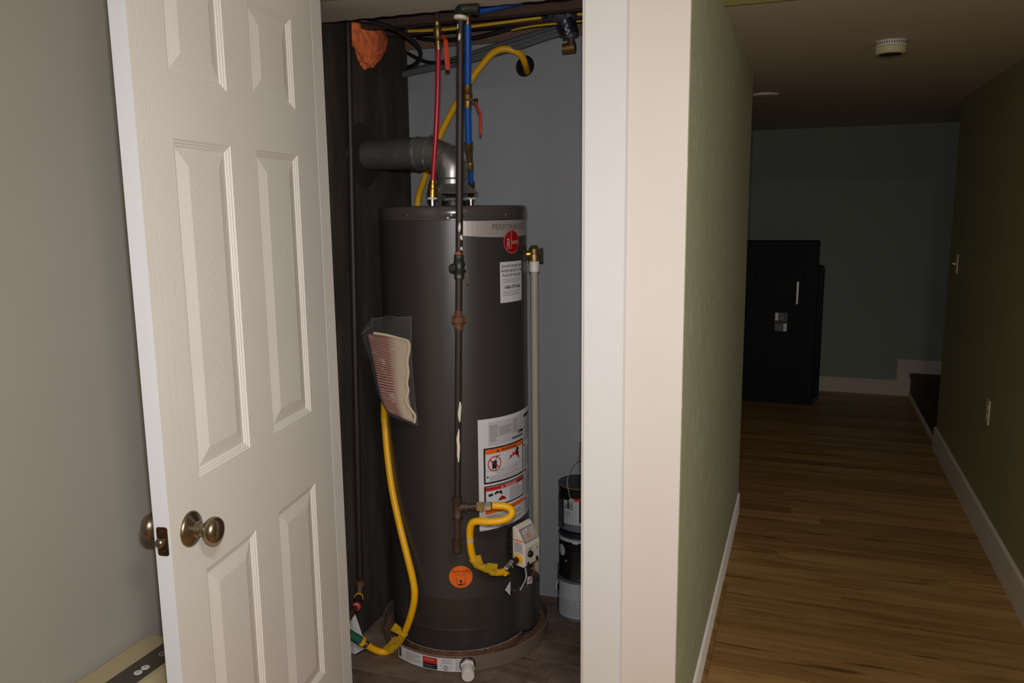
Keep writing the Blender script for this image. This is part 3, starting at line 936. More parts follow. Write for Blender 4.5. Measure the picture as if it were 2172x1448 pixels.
# danger frame
fr = (-0.131, -0.113, 0.058, -0.038)
s.rect(fr[0], fr[1], fr[2], fr[3], M['ink'], 0.0008)
s.rect(fr[0] + 0.006, fr[1] + 0.005, fr[2] - 0.006, fr[3] - 0.004, M['paper'], 0.0011)
s.rect(fr[0] + 0.006, -0.056, fr[2] - 0.006, -0.043, M['red_ink'], 0.0014)
s.text('DANGER', -0.020, -0.0535, 0.0105, M['paper'], 0.0018, sx=1.15, spacing=1.2, bold=0.025)
s.poly([(-0.066, -0.053), (-0.057, -0.053), (-0.0615, -0.045)], M['paper'], 0.0018)
for du, dv, rr in ((-0.111, -0.071, 0.0052), (-0.103, -0.070, 0.0046), (-0.089, -0.068, 0.0042), (-0.083, -0.064, 0.0046), (-0.077, -0.067, 0.0038)):
    s.disc(du, dv, rr, rr, M['ink'], 0.0018, 12)
s.poly([(-0.076, -0.064), (-0.066, -0.060), (-0.060, -0.075), (-0.068, -0.074), (-0.073, -0.068)], M['ink'], 0.0016)
s.poly([(-0.076, -0.090), (-0.064, -0.080), (-0.052, -0.086), (-0.044, -0.096), (-0.078, -0.096)], M['emblem_red'], 0.0016)
s.rect(-0.046, -0.108, -0.0452, -0.058, M['ink_soft'], 0.0014, 1)
s.lines(-0.030, -0.104, 0.046, -0.060, 11, M['ink_soft'], 0.40, 0.0014, 11)
# lower notice and the column round the side
s.rect(-0.128, -0.136, 0.058, -0.121, M['orange_ink'], 0.0011)
s.text('WARNING', -0.035, -0.1325, 0.011, M['ink'], 0.0015, sx=1.15)
s.lines(-0.125, -0.180, 0.052, -0.140, 7, M['ink_soft'], 0.42, 0.0010, 12)
s.rect(0.066, 0.160, 0.140, 0.172, M['ink'], 0.0010)
s.lines(0.066, 0.075, 0.140, 0.155, 16, M['ink_soft'], 0.45, 0.0010, 13)
s.rect(0.064, 0.058, 0.080, 0.066, M['emblem_red'], 0.0010)
s.lines(0.066, -0.020, 0.140, 0.052, 14, M['ink_soft'], 0.45, 0.0010, 14)
s.rect(0.064, -0.034, 0.100, -0.026, M['emblem_red'], 0.0010)
s.lines(0.066, -0.125, 0.140, -0.040, 15, M['ink_soft'], 0.45, 0.0010, 15)
s.rect(0.064, -0.138, 0.090, -0.130, M['emblem_red'], 0.0010)
s.lines(0.066, -0.180, 0.140, -0.142, 6, M['ink_soft'], 0.45, 0.0010, 16)
rel(s.mb).build('rating_label', wh)
# round orange sticker
s = Sheet(on_jacket(-66.5, 0.331))
s.disc(0, 0, 0.0395, 0.0395, M['orange_sticker'])
s.text('DO NOT BLOCK', 0, 0.0165, 0.0084, M['ink'], sx=0.9, bold=0.02)
s.text('AIR INTAKE SCREEN', 0, 0.0095, 0.0046, M['band_ink'])
s.text('KEEP CLEAR', 0, 0.0035, 0.0040, M['band_ink'])
s.rect(-0.0145, -0.030, -0.0132, -0.004, M['ink'], 0.0012, 1).rect(0.0132, -0.030, 0.0145, -0.004, M['ink'], 0.0012, 1)
s.disc(0, -0.0155, 0.0042, 0.0042, M['ink'], 0.0012, 14).rect(-0.0012, -0.025, 0.0012, -0.016, M['ink'], 0.0012, 1)
s.poly([(-0.010, -0.031), (0.006, -0.031), (0.004, -0.0255), (-0.008, -0.0255)], M['ink'], 0.0012)
s.poly([(0.0075, -0.030), (0.012, -0.028), (0.010, -0.022), (0.0075, -0.024)], M['ink'], 0.0012)
rel(s.mb).build('round_sticker', wh)
# draft hood on three legs
mb = MB().lathe([(0.0875, 1.5965), (0.0885, 1.5995), (0.057, 1.6235), (0.054, 1.6300)], M['galv'], O2, (0, 0, 1), 48, True, False)
hood = rel(mb).build('draft_hood', wh)
for a in (20, 140, 260):
    rel(MB().obox((CX + 0.078 * math.cos(R(a)), CY + 0.078 * math.sin(R(a)), 1.5775), (0.002, 0.014, 0.046), ((math.cos(R(a)), math.sin(R(a)), 0), (-math.sin(R(a)), math.cos(R(a)), 0), (0, 0, 1)), M['galv_dull'])).build('leg', hood)
rel(MB().lathe([(0.050, 1.5545), (0.050, 1.572), (0.046, 1.574)], M['black_plastic'], O2, (0, 0, 1), 32)).build('flue_opening', wh)
HOT, COLD = Vector((-1.167, 2.464, 0)), Vector((-1.109, 2.654, 0))
for p in (HOT, COLD):
    nb_ = rel(MB().lathe([(0.0125, 1.5545), (0.0125, 1.578)], M['chrome'], p, (0, 0, 1), 20)).build('nipple', wh)
    rel(MB().lathe([(0.0165, 1.578), (0.0168, 1.5845), (0.0150, 1.586)], M['pvc'], p, (0, 0, 1), 20)).build('washer', nb_)
# ---- gas control on the front
n_ = Vector((math.cos(R(FA)), math.sin(R(FA)), 0)); t_ = Vector((-math.sin(R(FA)), math.cos(R(FA)), 0))
GB = Vector((CX, CY, 0.345)) + n_ * HR + t_ * 0.004
def gp(u, o, z):
    return GB + t_ * u + n_ * o + Vector((0, 0, z))
mb = MB()
prof = [(0.018, 0.004), (0.062, 0.0), (0.068, 0.004), (0.070, 0.070), (0.066, 0.080), (0.036, 0.134), (0.030, 0.139), (0.020, 0.139), (0.018, 0.135)]
mb.prism(prof, lambda u, v, w: gp(w, u, v), -0.045, 0.045, M['valve_box'])
gc = rel(mb).build('gas_control', wh, 0.004)
rel(MB().prism([(0, 0.010), (0.020, 0.010), (0.020, 0.128), (0, 0.128)], lambda u, v, w: gp(w, u, v), -0.050, 0.048, M['black_plastic'])).build('mounting_bracket', gc)
mb = MB()
for z in (0.035, 0.055, 0.075, 0.095, 0.115):
    mb.obox(gp(-0.052, 0.012, z), (0.008, 0.018, 0.006), (t_, n_, (0, 0, 1)), M['black_plastic'])
rel(mb).build('cooling_rib', gc)
sl = Vector((0, 0, 1)) * 0.054 - n_ * 0.030
sl.normalize(); sn = t_.cross(sl) * 1.0
if sn.dot(n_) < 0: sn = -sn
def gslope(u, v, l):
    return gp(0, 0.066, 0.080) + t_ * u + sl * v + sn * (0.0015 + l)
s = Sheet(gslope)
s.rect(-0.036, 0.004, 0.036, 0.054, M['panel_dark'], 0.0).rect(-0.034, 0.006, 0.034, 0.052, M['valve_face'], 0.0005)
s.rect(-0.016, 0.012, 0.012, 0.036, M['emblem_line'], 0.0010)
s.lines(-0.014, 0.014, 0.010, 0.034, 6, M['red_ink'], 0.3, 0.0014, 5)
s.rect(-0.026, 0.034, -0.018, 0.044, M['button'], 0.0012).rect(-0.012, 0.040, 0.000, 0.048, M['button'], 0.0012)
s.lines(0.016, 0.020, 0.030, 0.046, 4, M['button'], 0.5, 0.0010, 6)
rel(s.mb).build('display', gc)
rel(MB().lathe([(0.012, 0), (0.0125, 0.003), (0.010, 0.009), (0.0, 0.010)], M['black_plastic'], gp(-0.016, 0.069, 0.044), n_, 24)).build('dial', gc)
s = Sheet(lambda u, v, l: gp(u, 0.070 + l, v))
s.rect(-0.022, 0.058, -0.006, 0.062, M['ink_soft'], 0.0004, 1).disc(0.028, 0.052, 0.003, 0.003, M['ink'], 0.0004, 12)
s.disc(-0.026, 0.012, 0.007, 0.007, M['ink'], 0.0004, 16).disc(0.026, 0.014, 0.008, 0.008, M['ink'], 0.0004, 16)
fp = rel(s.mb).build('face_print', gc); fp['kind'] = 'stuff'
s = Sheet(lambda u, v, l: gp(-0.045 - l, u, v))
s.rect(0.022, 0.092, 0.064, 0.096, M['orange_ink'], 0.0005, 1).rect(0.026, 0.050, 0.062, 0.088, M['paper_grey'], 0.0005, 1).lines(0.028, 0.054, 0.060, 0.086, 6, M['ink_soft'], 0.3, 0.0008, 9)
rel(s.mb).build('side_print', gc)
rel(MB().lathe([(0.0165, 0), (0.0165, 0.008), (0.013, 0.010)], M['yellow'], gp(-0.045, 0.044, 0.030), -t_, 24)).build('inlet_ring', gc)
# wires and tag under the control
for (pa, pb, m, nm) in ((gp(-0.018, 0.050, 0.0), cyl(0.272, -18, 0.240), M['wire_white'], 'wire'), (gp(0.022, 0.060, 0.012), cyl(0.277, -12, 0.240), M['wire_red'], 'wire'), (gp(-0.012, 0.045, 0.0), cyl(0.268, -15, 0.240), M['alu'], 'wire')):
    mid = (pa + pb) / 2 + n_ * 0.012 + t_ * 0.004
    rel(MB().tube(spline([pa, mid, pb], 6), 0.0022, m, 6)).build(nm, gc)
tg = MB()
tc_ = cyl(0.290, -11, 0.268)
tg.obox(tc_, (0.030, 0.0012, 0.026), (t_ + Vector((0, 0, -0.25)), n_, Vector((0, 0, 1)) + t_ * 0.2), M['paper'])
rel(tg).build('paper_tag', gc)
tc_ = cyl(0.284, -33, 0.272)
tg = MB().add([tc_ + t_ * a + Vector((0, 0, b)) + n_ * c for a, b, c in ((-0.014, 0.004, 0), (0.010, 0.026, 0.004), (0.010, -0.024, 0.002), (-0.014, 0.004, 0.0015), (0.010, 0.026, 0.0055), (0.010, -0.024, 0.0035))], [(0, 1, 2), (5, 4, 3), (0, 3, 4, 1), (1, 4, 5, 2), (2, 5, 3, 0)], M['paper'])
tg.tube([tc_ + t_ * 0.010, tc_ + t_ * 0.030 - Vector((0, 0, 0.016)) - n_ * 0.01, cyl(0.262, -20, 0.238)], 0.004, M['cable_grey'], 6)
rel(tg).build('arrow_tag', gc)
# ---- relief valve and its discharge pipe
TP = Vector((-0.8785, 2.6586, 1.3957))
rv = MB().lathe([(0.021, -0.030), (0.021, -0.006), (0.018, -0.004), (0.019, 0.012), (0.014, 0.018), (0.010, 0.024), (0.0, 0.025)], M['brass_dull'], TP, (0, 0, 1), 20)
out = (Vector((CX, CY, 0)) - Vector((TP.x, TP.y, 0))).normalized()
rv.tube([TP + Vector((0, 0, -0.006)), TP + out * 0.032 + Vector((0, 0, -0.006))], 0.013, M['brass'], 16)
rvo = rel(rv).build('relief_valve', wh)
side = Vector((0.75, -0.35, 0)).normalized()
rel(MB().obox(TP + side * 0.026 + Vector((0, 0, 0.014)), (0.022, 0.006, 0.004), (side, side.cross(Vector((0, 0, 1))), (0, 0, 1)), M['galv']).obox(TP + side * 0.035 + Vector((0, 0, -0.008)), (0.004, 0.012, 0.046), (side, side.cross(Vector((0, 0, 1))), (0, 0, 1)), M['galv_dull'])).build('lever', rvo)
rel(MB().lathe([(0.0175, -0.066), (0.0175, -0.028), (0.016, -0.026)], M['pvc'], TP, (0, 0, 1), 20)).build('coupling', rvo)
rel(MB().tube([TP + Vector((0, 0, -0.060)), (TP.x + 0.000, TP.y, 0.20)], 0.0138, M['cpvc'], 16)).build('discharge_pipe', wh)

# ------------------------------------------------------------------ drain pan
PX, PY = -1.134, 2.590
pan = empty('drain_pan', (PX, PY, 0.0), 'round aluminium drain pan with paper label and white plug under the water heater', 'drain pan')
def prel(mb, o):
    q = Vector(o.location)
    mb.v = [tuple(Vector(p) - q) for p in mb.v]
    return mb
prel(MB().lathe([(0.0, 0.001), (0.300, 0.001), (0.304, 0.004), (0.306, 0.054), (0.309, 0.057), (0.306, 0.059), (0.303, 0.056), (0.301, 0.008), (0.296, 0.0045), (0.0, 0.004)], M['alu'], (PX, PY, 0), (0, 0, 1), 96), pan).build('pan_wall', pan)
prel(MB().lathe([(0.0, 0.0045), (0.299, 0.0052)], M['pan_floor'], (PX, PY, 0), (0, 0, 1), 64, True, False), pan).build('stained_bottom', pan)
s = Sheet(lambda u, v, l: Vector((PX + (0.3058 + l) * math.cos(R(-92) + u / 0.306), PY + (0.3058 + l) * math.sin(R(-92) + u / 0.306), 0.029 + v)))
s.rect(-0.135, -0.0265, 0.135, 0.0215, M['paper'])
s.rect(-0.132, -0.018, -0.118, 0.018, M['panel_dark'], 0.0009)
s.lines(-0.096, -0.018, -0.026, 0.016, 7, M['ink_soft'], 0.35, 0.0009, 3)
s.rect(-0.020, -0.004, 0.034, 0.018, M['red_ink'], 0.0009).rect(-0.020, -0.024, 0.034, -0.004, M['ink'], 0.0009)
s.lines(-0.014, 0.004, 0.028, 0.014, 2, M['emblem_line'], 0.25, 0.0013, 5).lines(-0.014, -0.020, 0.028, -0.008, 3, M['ink_soft'], 0.25, 0.0013, 6)
s.lines(0.050, 0.000, 0.090, 0.018, 5, M['ink_soft'], 0.35, 0.0009, 7).lines(0.044, -0.022, 0.092, -0.004, 3, M['ink_soft'], 0.2, 0.0009, 8)
s.ring(0.064, -0.014, 0.004, 0.0055, M['ink'], 0.0011, 16, 1.6)
s.lines(0.098, -0.022, 0.128, 0.018, 8, M['ink_soft'], 0.35, 0.0009, 9)
prel(s.mb, pan).build('paper_label', pan)
pa = -66.0
pdir = Vector((math.cos(R(pa)), math.sin(R(pa)), 0))
pc = Vector((PX, PY, 0.030)) + pdir * 0.305
ft = prel(MB().lathe([(0.027, 0.0), (0.027, 0.006), (0.023, 0.008)], M['rubber'], pc, pdir, 24), pan).build('gasket', pan)
prel(MB().lathe([(0.0245, 0.006), (0.0250, 0.018), (0.0235, 0.020)], M['pvc'], pc, pdir, 6, False), pan).build('drain_nut', pan)
prel(MB().lathe([(0.0205, 0.018), (0.0205, 0.040), (0.0215, 0.041), (0.0215, 0.062), (0.0195, 0.065), (0.0, 0.065)], M['pvc'], pc, pdir - Vector((0, 0, 0.10)), 24), pan).build('drain_plug', pan)
prel(MB().obox((PX + 0.308 * math.cos(R(-122)), PY + 0.308 * math.sin(R(-122)), 0.0555), (0.026, 0.006, 0.007), ((math.sin(R(122)), math.cos(R(122)), 0), (math.cos(R(-122)), math.sin(R(-122)), 0), (0, 0, 1)), M['pvc']), pan).build('tape_scrap', pan)

# ------------------------------------------------------------------ flue
fz = 1.735
vent = empty('vent_pipe', (CX, CY, 1.62), 'galvanised flue pipe bending from the water heater into the dark wall', 'duct')
rb = 0.088
Z1 = fz - rb
arc = [(CX - rb + rb * math.cos(R(a)), CY, Z1 + rb * math.sin(R(a))) for a in (0, 22.5, 67.5, 90)]
prel(MB().tube([(CX, CY, 1.618), (CX, CY, Z1 + 0.01)], 0.0535, M['galv'], 40), vent).build('riser', vent)
prel(MB().tube([(CX, CY, Z1), (CX, CY, Z1 + 0.030), (CX - 0.028, CY, fz - 0.022), (CX - 0.080, CY, fz), (CX - 0.135, CY, fz)], 0.0545, M['galv'], 40, True), vent).build('elbow', vent)
for p, ax in (((CX, CY, Z1 + 0.030), (-0.4, 0, 1)), ((CX - 0.028, CY, fz - 0.022), (-1, 0, 0.9)), ((CX - 0.080, CY, fz), (-1, 0, 0.2)), ((CX - 0.124, CY, fz), (-1, 0, 0)), ((CX, CY, Z1), (0, 0, 1))):
    k = 1.07 if ax[2] not in (0, 1) else 1.0
    prel(MB().lathe([(0.0548 * k, -0.003), (0.0575 * k, 0), (0.0548 * k, 0.003)], M['galv'], p, ax, 40, True, False), vent).build('seam_bead', vent)
prel(MB().tube([(CX - 0.122, CY, fz), (CX - 0.235, CY, fz)], 0.0535, M['galv_dull'], 40), vent).build('horizontal_pipe', vent)
prel(MB().tube([(CX - 0.232, CY, fz), (XW - 0.02, CY, fz)], 0.0520, M['galv_dull'], 40), vent).build('wall_pipe', vent)
prel(MB().lathe([(0.054, 0.014), (0.060, 0.012), (0.085, 0.005), (0.110, 0.002), (0.111, 0.0)], M['collar'], (XW, CY, fz), (1, 0, 0), 48, True, False), vent).build('wall_collar', vent)

# ------------------------------------------------------------------ main gas pipe in front of the heater
GPX, GPY = Vector((-0.9672, 2.2183, 1.5644)).x, Vector((-0.9672, 2.2183, 1.5644)).y
gb = Vector((-0.9915, 2.2075, 0.4858))
gtop = Vector((-0.9504, 2.2256, 2.0916))
gz_tee = (-0.9887, 2.2088, 0.6263)[2]
gas = empty('gas_pipe', (gb.x, gb.y, gb.z), 'black iron gas pipe with paint drips hanging in front of the water heater', 'pipe')
def gpt(z):
    f = (z - gb.z) / (gtop.z - gb.z)
    return gb.lerp(gtop, f)
def zat(py, px=971):
    return None
z_valve, z_union = (-0.9723, 2.2161, 1.3747)[2], (-0.9767, 2.2141, 1.2174)[2]
prel(MB().tube([gpt(z_valve + 0.02), gtop], 0.0107, M['iron'], 16), gas).build('upper_pipe', gas)
prel(MB().tube([gpt(z_union), gpt(z_valve)], 0.0107, M['iron'], 16), gas).build('middle_pipe', gas)
prel(MB().tube([gpt(gz_tee), gpt(z_union)], 0.0107, M['iron'], 16), gas).build('lower_pipe', gas)
prel(MB().tube([gpt(gb.z + 0.02), gpt(gz_tee)], 0.0107, M['iron_fit'], 16), gas).build('drip_leg', gas)
prel(MB().lathe([(0.0145, -0.006), (0.0150, 0.004), (0.0150, 0.026), (0.0158, 0.028), (0.0158, 0.034), (0.0130, 0.035)], M['iron_fit'], gb, (0, 0, 1), 20), gas).build('end_cap', gas)
tp = gpt(gz_tee)
u_ = Vector((0.914, 0.4056, 0))
tm = MB().lathe([(0.0160, -0.034), (0.0160, -0.026), (0.0145, -0.024), (0.0145, 0.024), (0.0160, 0.026), (0.0160, 0.034)], M['iron_fit'], tp, (0, 0, 1), 20)
tm.lathe([(0.0140, 0.0), (0.0140, 0.020), (0.0160, 0.022), (0.0160, 0.030)], M['iron_fit'], tp, u_, 20)
prel(tm, gas).build('tee', gas)
prel(MB().tube([tp + u_ * 0.026, tp + u_ * 0.062], 0.0105, M['iron_fit'], 16), gas).build('side_nipple', gas)
vz = gpt(z_valve)
vm = MB().lathe([(0.0145, 0.022), (0.0160, 0.026), (0.0160, 0.036), (0.0135, 0.038)], M['iron_green'], vz, (0, 0, 1), 8, False)
vm.lathe([(0.0160, -0.030), (0.0160, -0.018), (0.0130, -0.014)], M['iron_green'], vz, (0, 0, 1), 8, False)
vm.lathe([(0.012, -0.022), (0.0185, -0.012), (0.0195, 0.006), (0.015, 0.020), (0.012, 0.024)], M['iron_green'], vz, (0, 0, 1), 20)
fwd_ = Vector((0.4056, -0.914, 0))
vm.lathe([(0.0125, 0.0), (0.0125, 0.022), (0.009, 0.026), (0.0, 0.027)], M['iron_green'], vz - u_ * 0.010, (fwd_ - u_ * 0.5).normalized(), 16)
vvo = prel(vm, gas).build('gas_valve', gas)
prel(MB().obox(vz + u_ * 0.024 + fwd_ * 0.004 + Vector((0, 0, -0.020)), (0.005, 0.010, 0.060), (u_, fwd_, (0, 0, 1)), M['iron_fit']).obox(vz + u_ * 0.018 + fwd_ * 0.004, (0.014, 0.010, 0.012), (u_, fwd_, (0, 0, 1)), M['iron_green']), gas).build('valve_lever', vvo)
prel(MB().lathe([(0.0112, 0.034), (0.0118, 0.036), (0.0112, 0.046)], M['dope'], vz, (0, 0, 1), 16, True, False), gas).build('pipe_dope', vvo)
uz = gpt(z_union)
um = MB().lathe([(0.0135, 0.010), (0.0140, 0.024), (0.0120, 0.028)], M['iron_rust'], uz, (0, 0, 1), 8, False)
um.lathe([(0.0220, -0.008), (0.0228, -0.006), (0.0228, 0.008), (0.0215, 0.010)], M['iron_rust'], uz, (0, 0, 1), 8, False)
um.lathe([(0.0120, -0.032), (0.0140, -0.028), (0.0160, -0.010)], M['iron_rust'], uz, (0, 0, 1), 8, False)
prel(um, gas).build('union', gas)
tz = gtop
em = MB().lathe([(0.0175, -0.010), (0.0175, 0.012), (0.0160, 0.014)], M['iron_green'], tz, (0, 0, 1), 20)
em.tube(spline([tz, tz + Vector((0, 0, 0.008)), tz + Vector((0.014, 0.003, 0.015)), tz + Vector((0.052, 0.010, 0.014))], 5), 0.0165, M['iron_green'], 16)
eo = prel(em, gas).build('top_elbow', gas)
prel(MB().lathe([(0.0125, -0.016), (0.0195, -0.013), (0.0195, -0.006), (0.0175, -0.004)], M['drip'], tz, (0.08, 0, 1), 20), gas).build('plaster_ring', eo)
# paint drips: beads of dried paint standing on the pipe
def blob(z0, z1, da, w, seed):
    rb_ = random.Random(seed)
    mbb = MB(); nn = 12
    a0 = math.degrees(math.atan2(fwd_.y, fwd_.x)) + da
    vs = []
    for i in range(nn + 1):
        z = z0 + (z1 - z0) * i / nn
        k = math.sin(math.pi * min(0.98, max(0.02, i / nn))) ** 0.5 * (0.65 + 0.5 * abs(mnoise.noise((z * 60, seed, 2))))
        c = gpt(z)
        for j in range(5):
            a = R(a0 + w * k * (j / 4 - 0.5) + 22 * mnoise.noise((z * 30, seed, 9)))
            rr = 0.0110 + (0.0016 if j in (1, 2, 3) else 0)
            vs.append(c + Vector((math.cos(a), math.sin(a), 0)) * rr)
    mbb.add(vs, [(i * 5 + j, i * 5 + j + 1, (i + 1) * 5 + j + 1, (i + 1) * 5 + j) for i in range(nn) for j in range(4)], M['drip'], True)
    prel(mbb, gas).build('paint_drip', gas)
ZD = lambda py: (-0.9768, 2.2141, 1.1512)[2] if py is None else None
zz = {480: (-0.9698, 2.2172, 1.4957)[2], 472: (-0.9696, 2.2173, 1.5068)[2], 492: (-0.9702, 2.2170, 1.4792)[2], 498: (-0.9703, 2.2169, 1.4709)[2], 509: (-0.9706, 2.2168, 1.4556)[2], 523: (-0.9710, 2.2166, 1.4362)[2], 531: (-0.9713, 2.2165, 1.4250)[2],
      850: (-0.9805, 2.2125, 0.9669)[2], 893: (-0.9818, 2.2119, 0.9029)[2], 908: (-0.9822, 2.2117, 0.8805)[2], 978: (-0.9844, 2.2108, 0.7750)[2], 72: (-0.9539, 2.2240, 2.0380)[2], 88: (-0.9544, 2.2239, 2.0175)[2], 52: (-0.9534, 2.2243, 2.0636)[2], 63: (-0.9537, 2.2241, 2.0495)[2]}
blob(zz[492], zz[472], 5, 60, 1); blob(zz[509], zz[498], 35, 80, 2); blob(zz[531], zz[523], 40, 70, 3)
blob(zz[893], zz[850], 28, 92, 4); blob(zz[978], zz[908], 8, 80, 5); blob(zz[88], zz[72], -15, 60, 6); blob(zz[63], zz[52], -45, 30, 7)

# ------------------------------------------------------------------ flexible connector to the gas control
cn = empty('gas_connector', tuple(tp + u_ * 0.06), 'short yellow corrugated gas hose looping from iron tee to the white gas control', 'hose')
q0 = tp + u_ * 0.058
prel(MB().lathe([(0.0135, 0), (0.0155, 0.002), (0.0155, 0.022), (0.0140, 0.025)], M['olive_brass'], q0, u_, 6, False), cn).build('flare_adapter', cn)
prel(MB().lathe([(0.0105, 0.025), (0.0105, 0.029), (0.0150, 0.030), (0.0150, 0.046), (0.0120, 0.050), (0.0095, 0.056)], M['chrome'], q0, u_, 6, False), cn).build('flare_nut', cn)
inlet = gp(-0.055, 0.044, 0.030)
prel(MB().tube([inlet, inlet - t_ * 0.028 - Vector((0, 0, 0.003))], 0.0105, M['iron'], 16), cn).build('inlet_nipple', cn)
e1 = inlet - t_ * 0.026 - Vector((0, 0, 0.003))
e2 = e1 - t_ * 0.050 - Vector((0, 0, 0.014)) + n_ * 0.004
dir_ = (e2 - e1)
prel(MB().lathe([(0.0150, 0), (0.0150, 0.016), (0.0125, 0.018), (0.0125, 0.022), (0.0155, 0.024), (0.0155, 0.040), (0.0120, 0.044), (0.0110, dir_.length)], M['chrome'], e1, dir_, 6, False), cn).build('end_nut', cn)
path = [q0 + u_ * 0.050, q0 + u_ * 0.064, (-0.8466, 2.2671, 0.6236), (-0.8280, 2.2633, 0.6149), (-0.8276, 2.2528, 0.6002), (-0.8476, 2.2346, 0.5907), (-0.8832, 2.2208, 0.5869), (-0.9195, 2.2169, 0.5854), (-0.9411, 2.2186, 0.5773), (-0.9528, 2.2245, 0.5564), (-0.9587, 2.2329, 0.5193), (-0.9599, 2.2432, 0.4753), (-0.9561, 2.2557, 0.4369), (-0.9450, 2.2713, 0.4108), (-0.9245, 2.3012, 0.3876), (-0.9047, 2.3305, 0.3659), tuple(e2 - dir_.normalized() * 0.020 - Vector((0, 0, 0.006))), tuple(e2)]
sp_ = spline(path, 22)
L = [0.0]
for a, b in zip(sp_, sp_[1:]): L.append(L[-1] + (b - a).length)
rs = [0.0115 + 0.0003 * math.sin(2 * math.pi * l / 0.0058) for l in L]
prel(MB().tube(sp_, rs, M['yellow'], 14), cn).build('corrugated_hose', cn)
def wrap(mbx, pts, r, m, seed, flap=None):
    """crumpled tape sleeve round a hose"""
    base = len(mbx.v)
    mbx.tube(pts, r, m, 12)
    for i in range(base, len(mbx.v)):
        p = Vector(mbx.v[i])
        d = mnoise.noise(p * 70 + Vector((seed, 0, 0))) * 0.004
        mbx.v[i] = tuple(p + Vector((d, d * 0.4, d)))
i0 = int(len(sp_) * 0.70); i1 = int(len(sp_) * 0.865)
tpm = MB()
wrap(tpm, sp_[i0:i1:4], 0.0135, M['tape'], 4)
for fpx in (((-0.9482, 2.2482, 0.4349), (-0.9426, 2.2397, 0.4585), (-0.9287, 2.2455, 0.4612), (-0.9261, 2.2574, 0.4245)), ((-0.9254, 2.2793, 0.4037), (-0.9158, 2.2724, 0.4242), (-0.8899, 2.2934, 0.4156), (-0.8952, 2.3021, 0.3867))):
    P = [Vector(p) for p in fpx]
    off = Vector((0.002, -0.003, 0))
    tpm.add(P + [p + off for p in P], [(0, 1, 2, 3), (7, 6, 5, 4), (0, 4, 5, 1), (1, 5, 6, 2), (2, 6, 7, 3), (3, 7, 4, 0)], M['tape'])
prel(tpm, cn).build('tape_tag', cn)
lbm = MB(); lbm.tube([(-0.9587, 2.2329, 0.5193), (-0.9588, 2.2350, 0.5058)], 0.0117, M['booklet'], 14, False)
prel(lbm, cn).build('paper_band', cn)

# ------------------------------------------------------------------ long yellow gas line
yl = empty('yellow_gas_line', (-1.3257, 2.3407, 0.0026), 'long yellow flexible gas line rising behind the water heater to a round wall hole', 'hose')
path = [(-1.0113, 2.9900, 2.0500), (-0.9980, 2.9300, 2.0670), (-0.9985, 2.8950, 2.0879), (-1.0131, 2.8700, 2.1027), (-1.0508, 2.8550, 2.1119), (-1.0908, 2.8500, 2.1017), (-1.1299, 2.8500, 2.0685), (-1.1735, 2.8500, 2.0218), (-1.2299, 2.8550, 1.9504), (-1.2919, 2.8600, 1.8621), (-1.3485, 2.8620, 1.7605), (-1.3894, 2.8660, 1.6596), (-1.4224, 2.8700, 1.5707), (-1.40, 2.83, 1.42), (-1.43, 2.72, 1.22), (-1.432, 2.60, 1.05),
        (-1.3657, 2.4444, 0.8549), (-1.3502, 2.4186, 0.7998), (-1.3293, 2.3902, 0.7080), (-1.2998, 2.3608, 0.5933), (-1.2597, 2.3315, 0.4817), (-1.2216, 2.3065, 0.3869), (-1.1991, 2.2957, 0.3187), (-1.1897, 2.2893, 0.2670), (-1.1999, 2.2897, 0.2071), (-1.2318, 2.3010, 0.1265), (-1.2703, 2.3143, 0.0614), (-1.3075, 2.3222, 0.0199), (-1.3383, 2.3162, 0.0103), (-1.3621, 2.2964, 0.0275), (-1.3786, 2.2749, 0.0541)]
yp = spline(path, 10)
prel(MB().tube(yp, 0.0122, M['yellow'], 14), yl).build('hose', yl)
ye, yd = yp[-1], (yp[-1] - yp[-3]).normalized()
prel(MB().lathe([(0.0125, -0.004), (0.0125, 0.004), (0.0105, 0.006), (0.0105, 0.016)], M['chrome'], ye, yd, 16), yl).build('ferrule', yl)
prel(MB().lathe([(0.0165, 0.014), (0.0175, 0.016), (0.0175, 0.030), (0.0150, 0.032)], M['yellow'], ye, yd, 6, False), yl).build('yellow_nut', yl)
prel(MB().lathe([(0.0155, 0.030), (0.0155, 0.046), (0.0140, 0.056), (0.0140, 0.090)], M['green_band'], ye, yd, 16), yl).build('green_adapter', yl)
tm_ = MB()
wrap(tm_, [(-1.2418, 2.3014, 0.1070), (-1.2619, 2.3098, 0.0743), (-1.2869, 2.3166, 0.0447), (-1.3060, 2.3196, 0.0234)], 0.0150, M['tape'], 9)
for fpx in (((-1.2475, 2.2812, 0.1098), (-1.2797, 2.2748, 0.1248), (-1.2601, 2.2742, 0.1563), (-1.2377, 2.2751, 0.1425)), ((-1.2554, 2.2883, 0.0941), (-1.2664, 2.2822, 0.1023), (-1.3289, 2.3043, 0.0329), (-1.3095, 2.3154, 0.0197))):
    P = [Vector(p) for p in fpx]; off = Vector((0.002, -0.003, 0.001))
    tm_.add(P + [p + off for p in P], [(0, 1, 2, 3), (7, 6, 5, 4), (0, 4, 5, 1), (1, 5, 6, 2), (2, 6, 7, 3), (3, 7, 4, 0)], M['tape'])
prel(tm_, yl).build('tape_tag', yl)

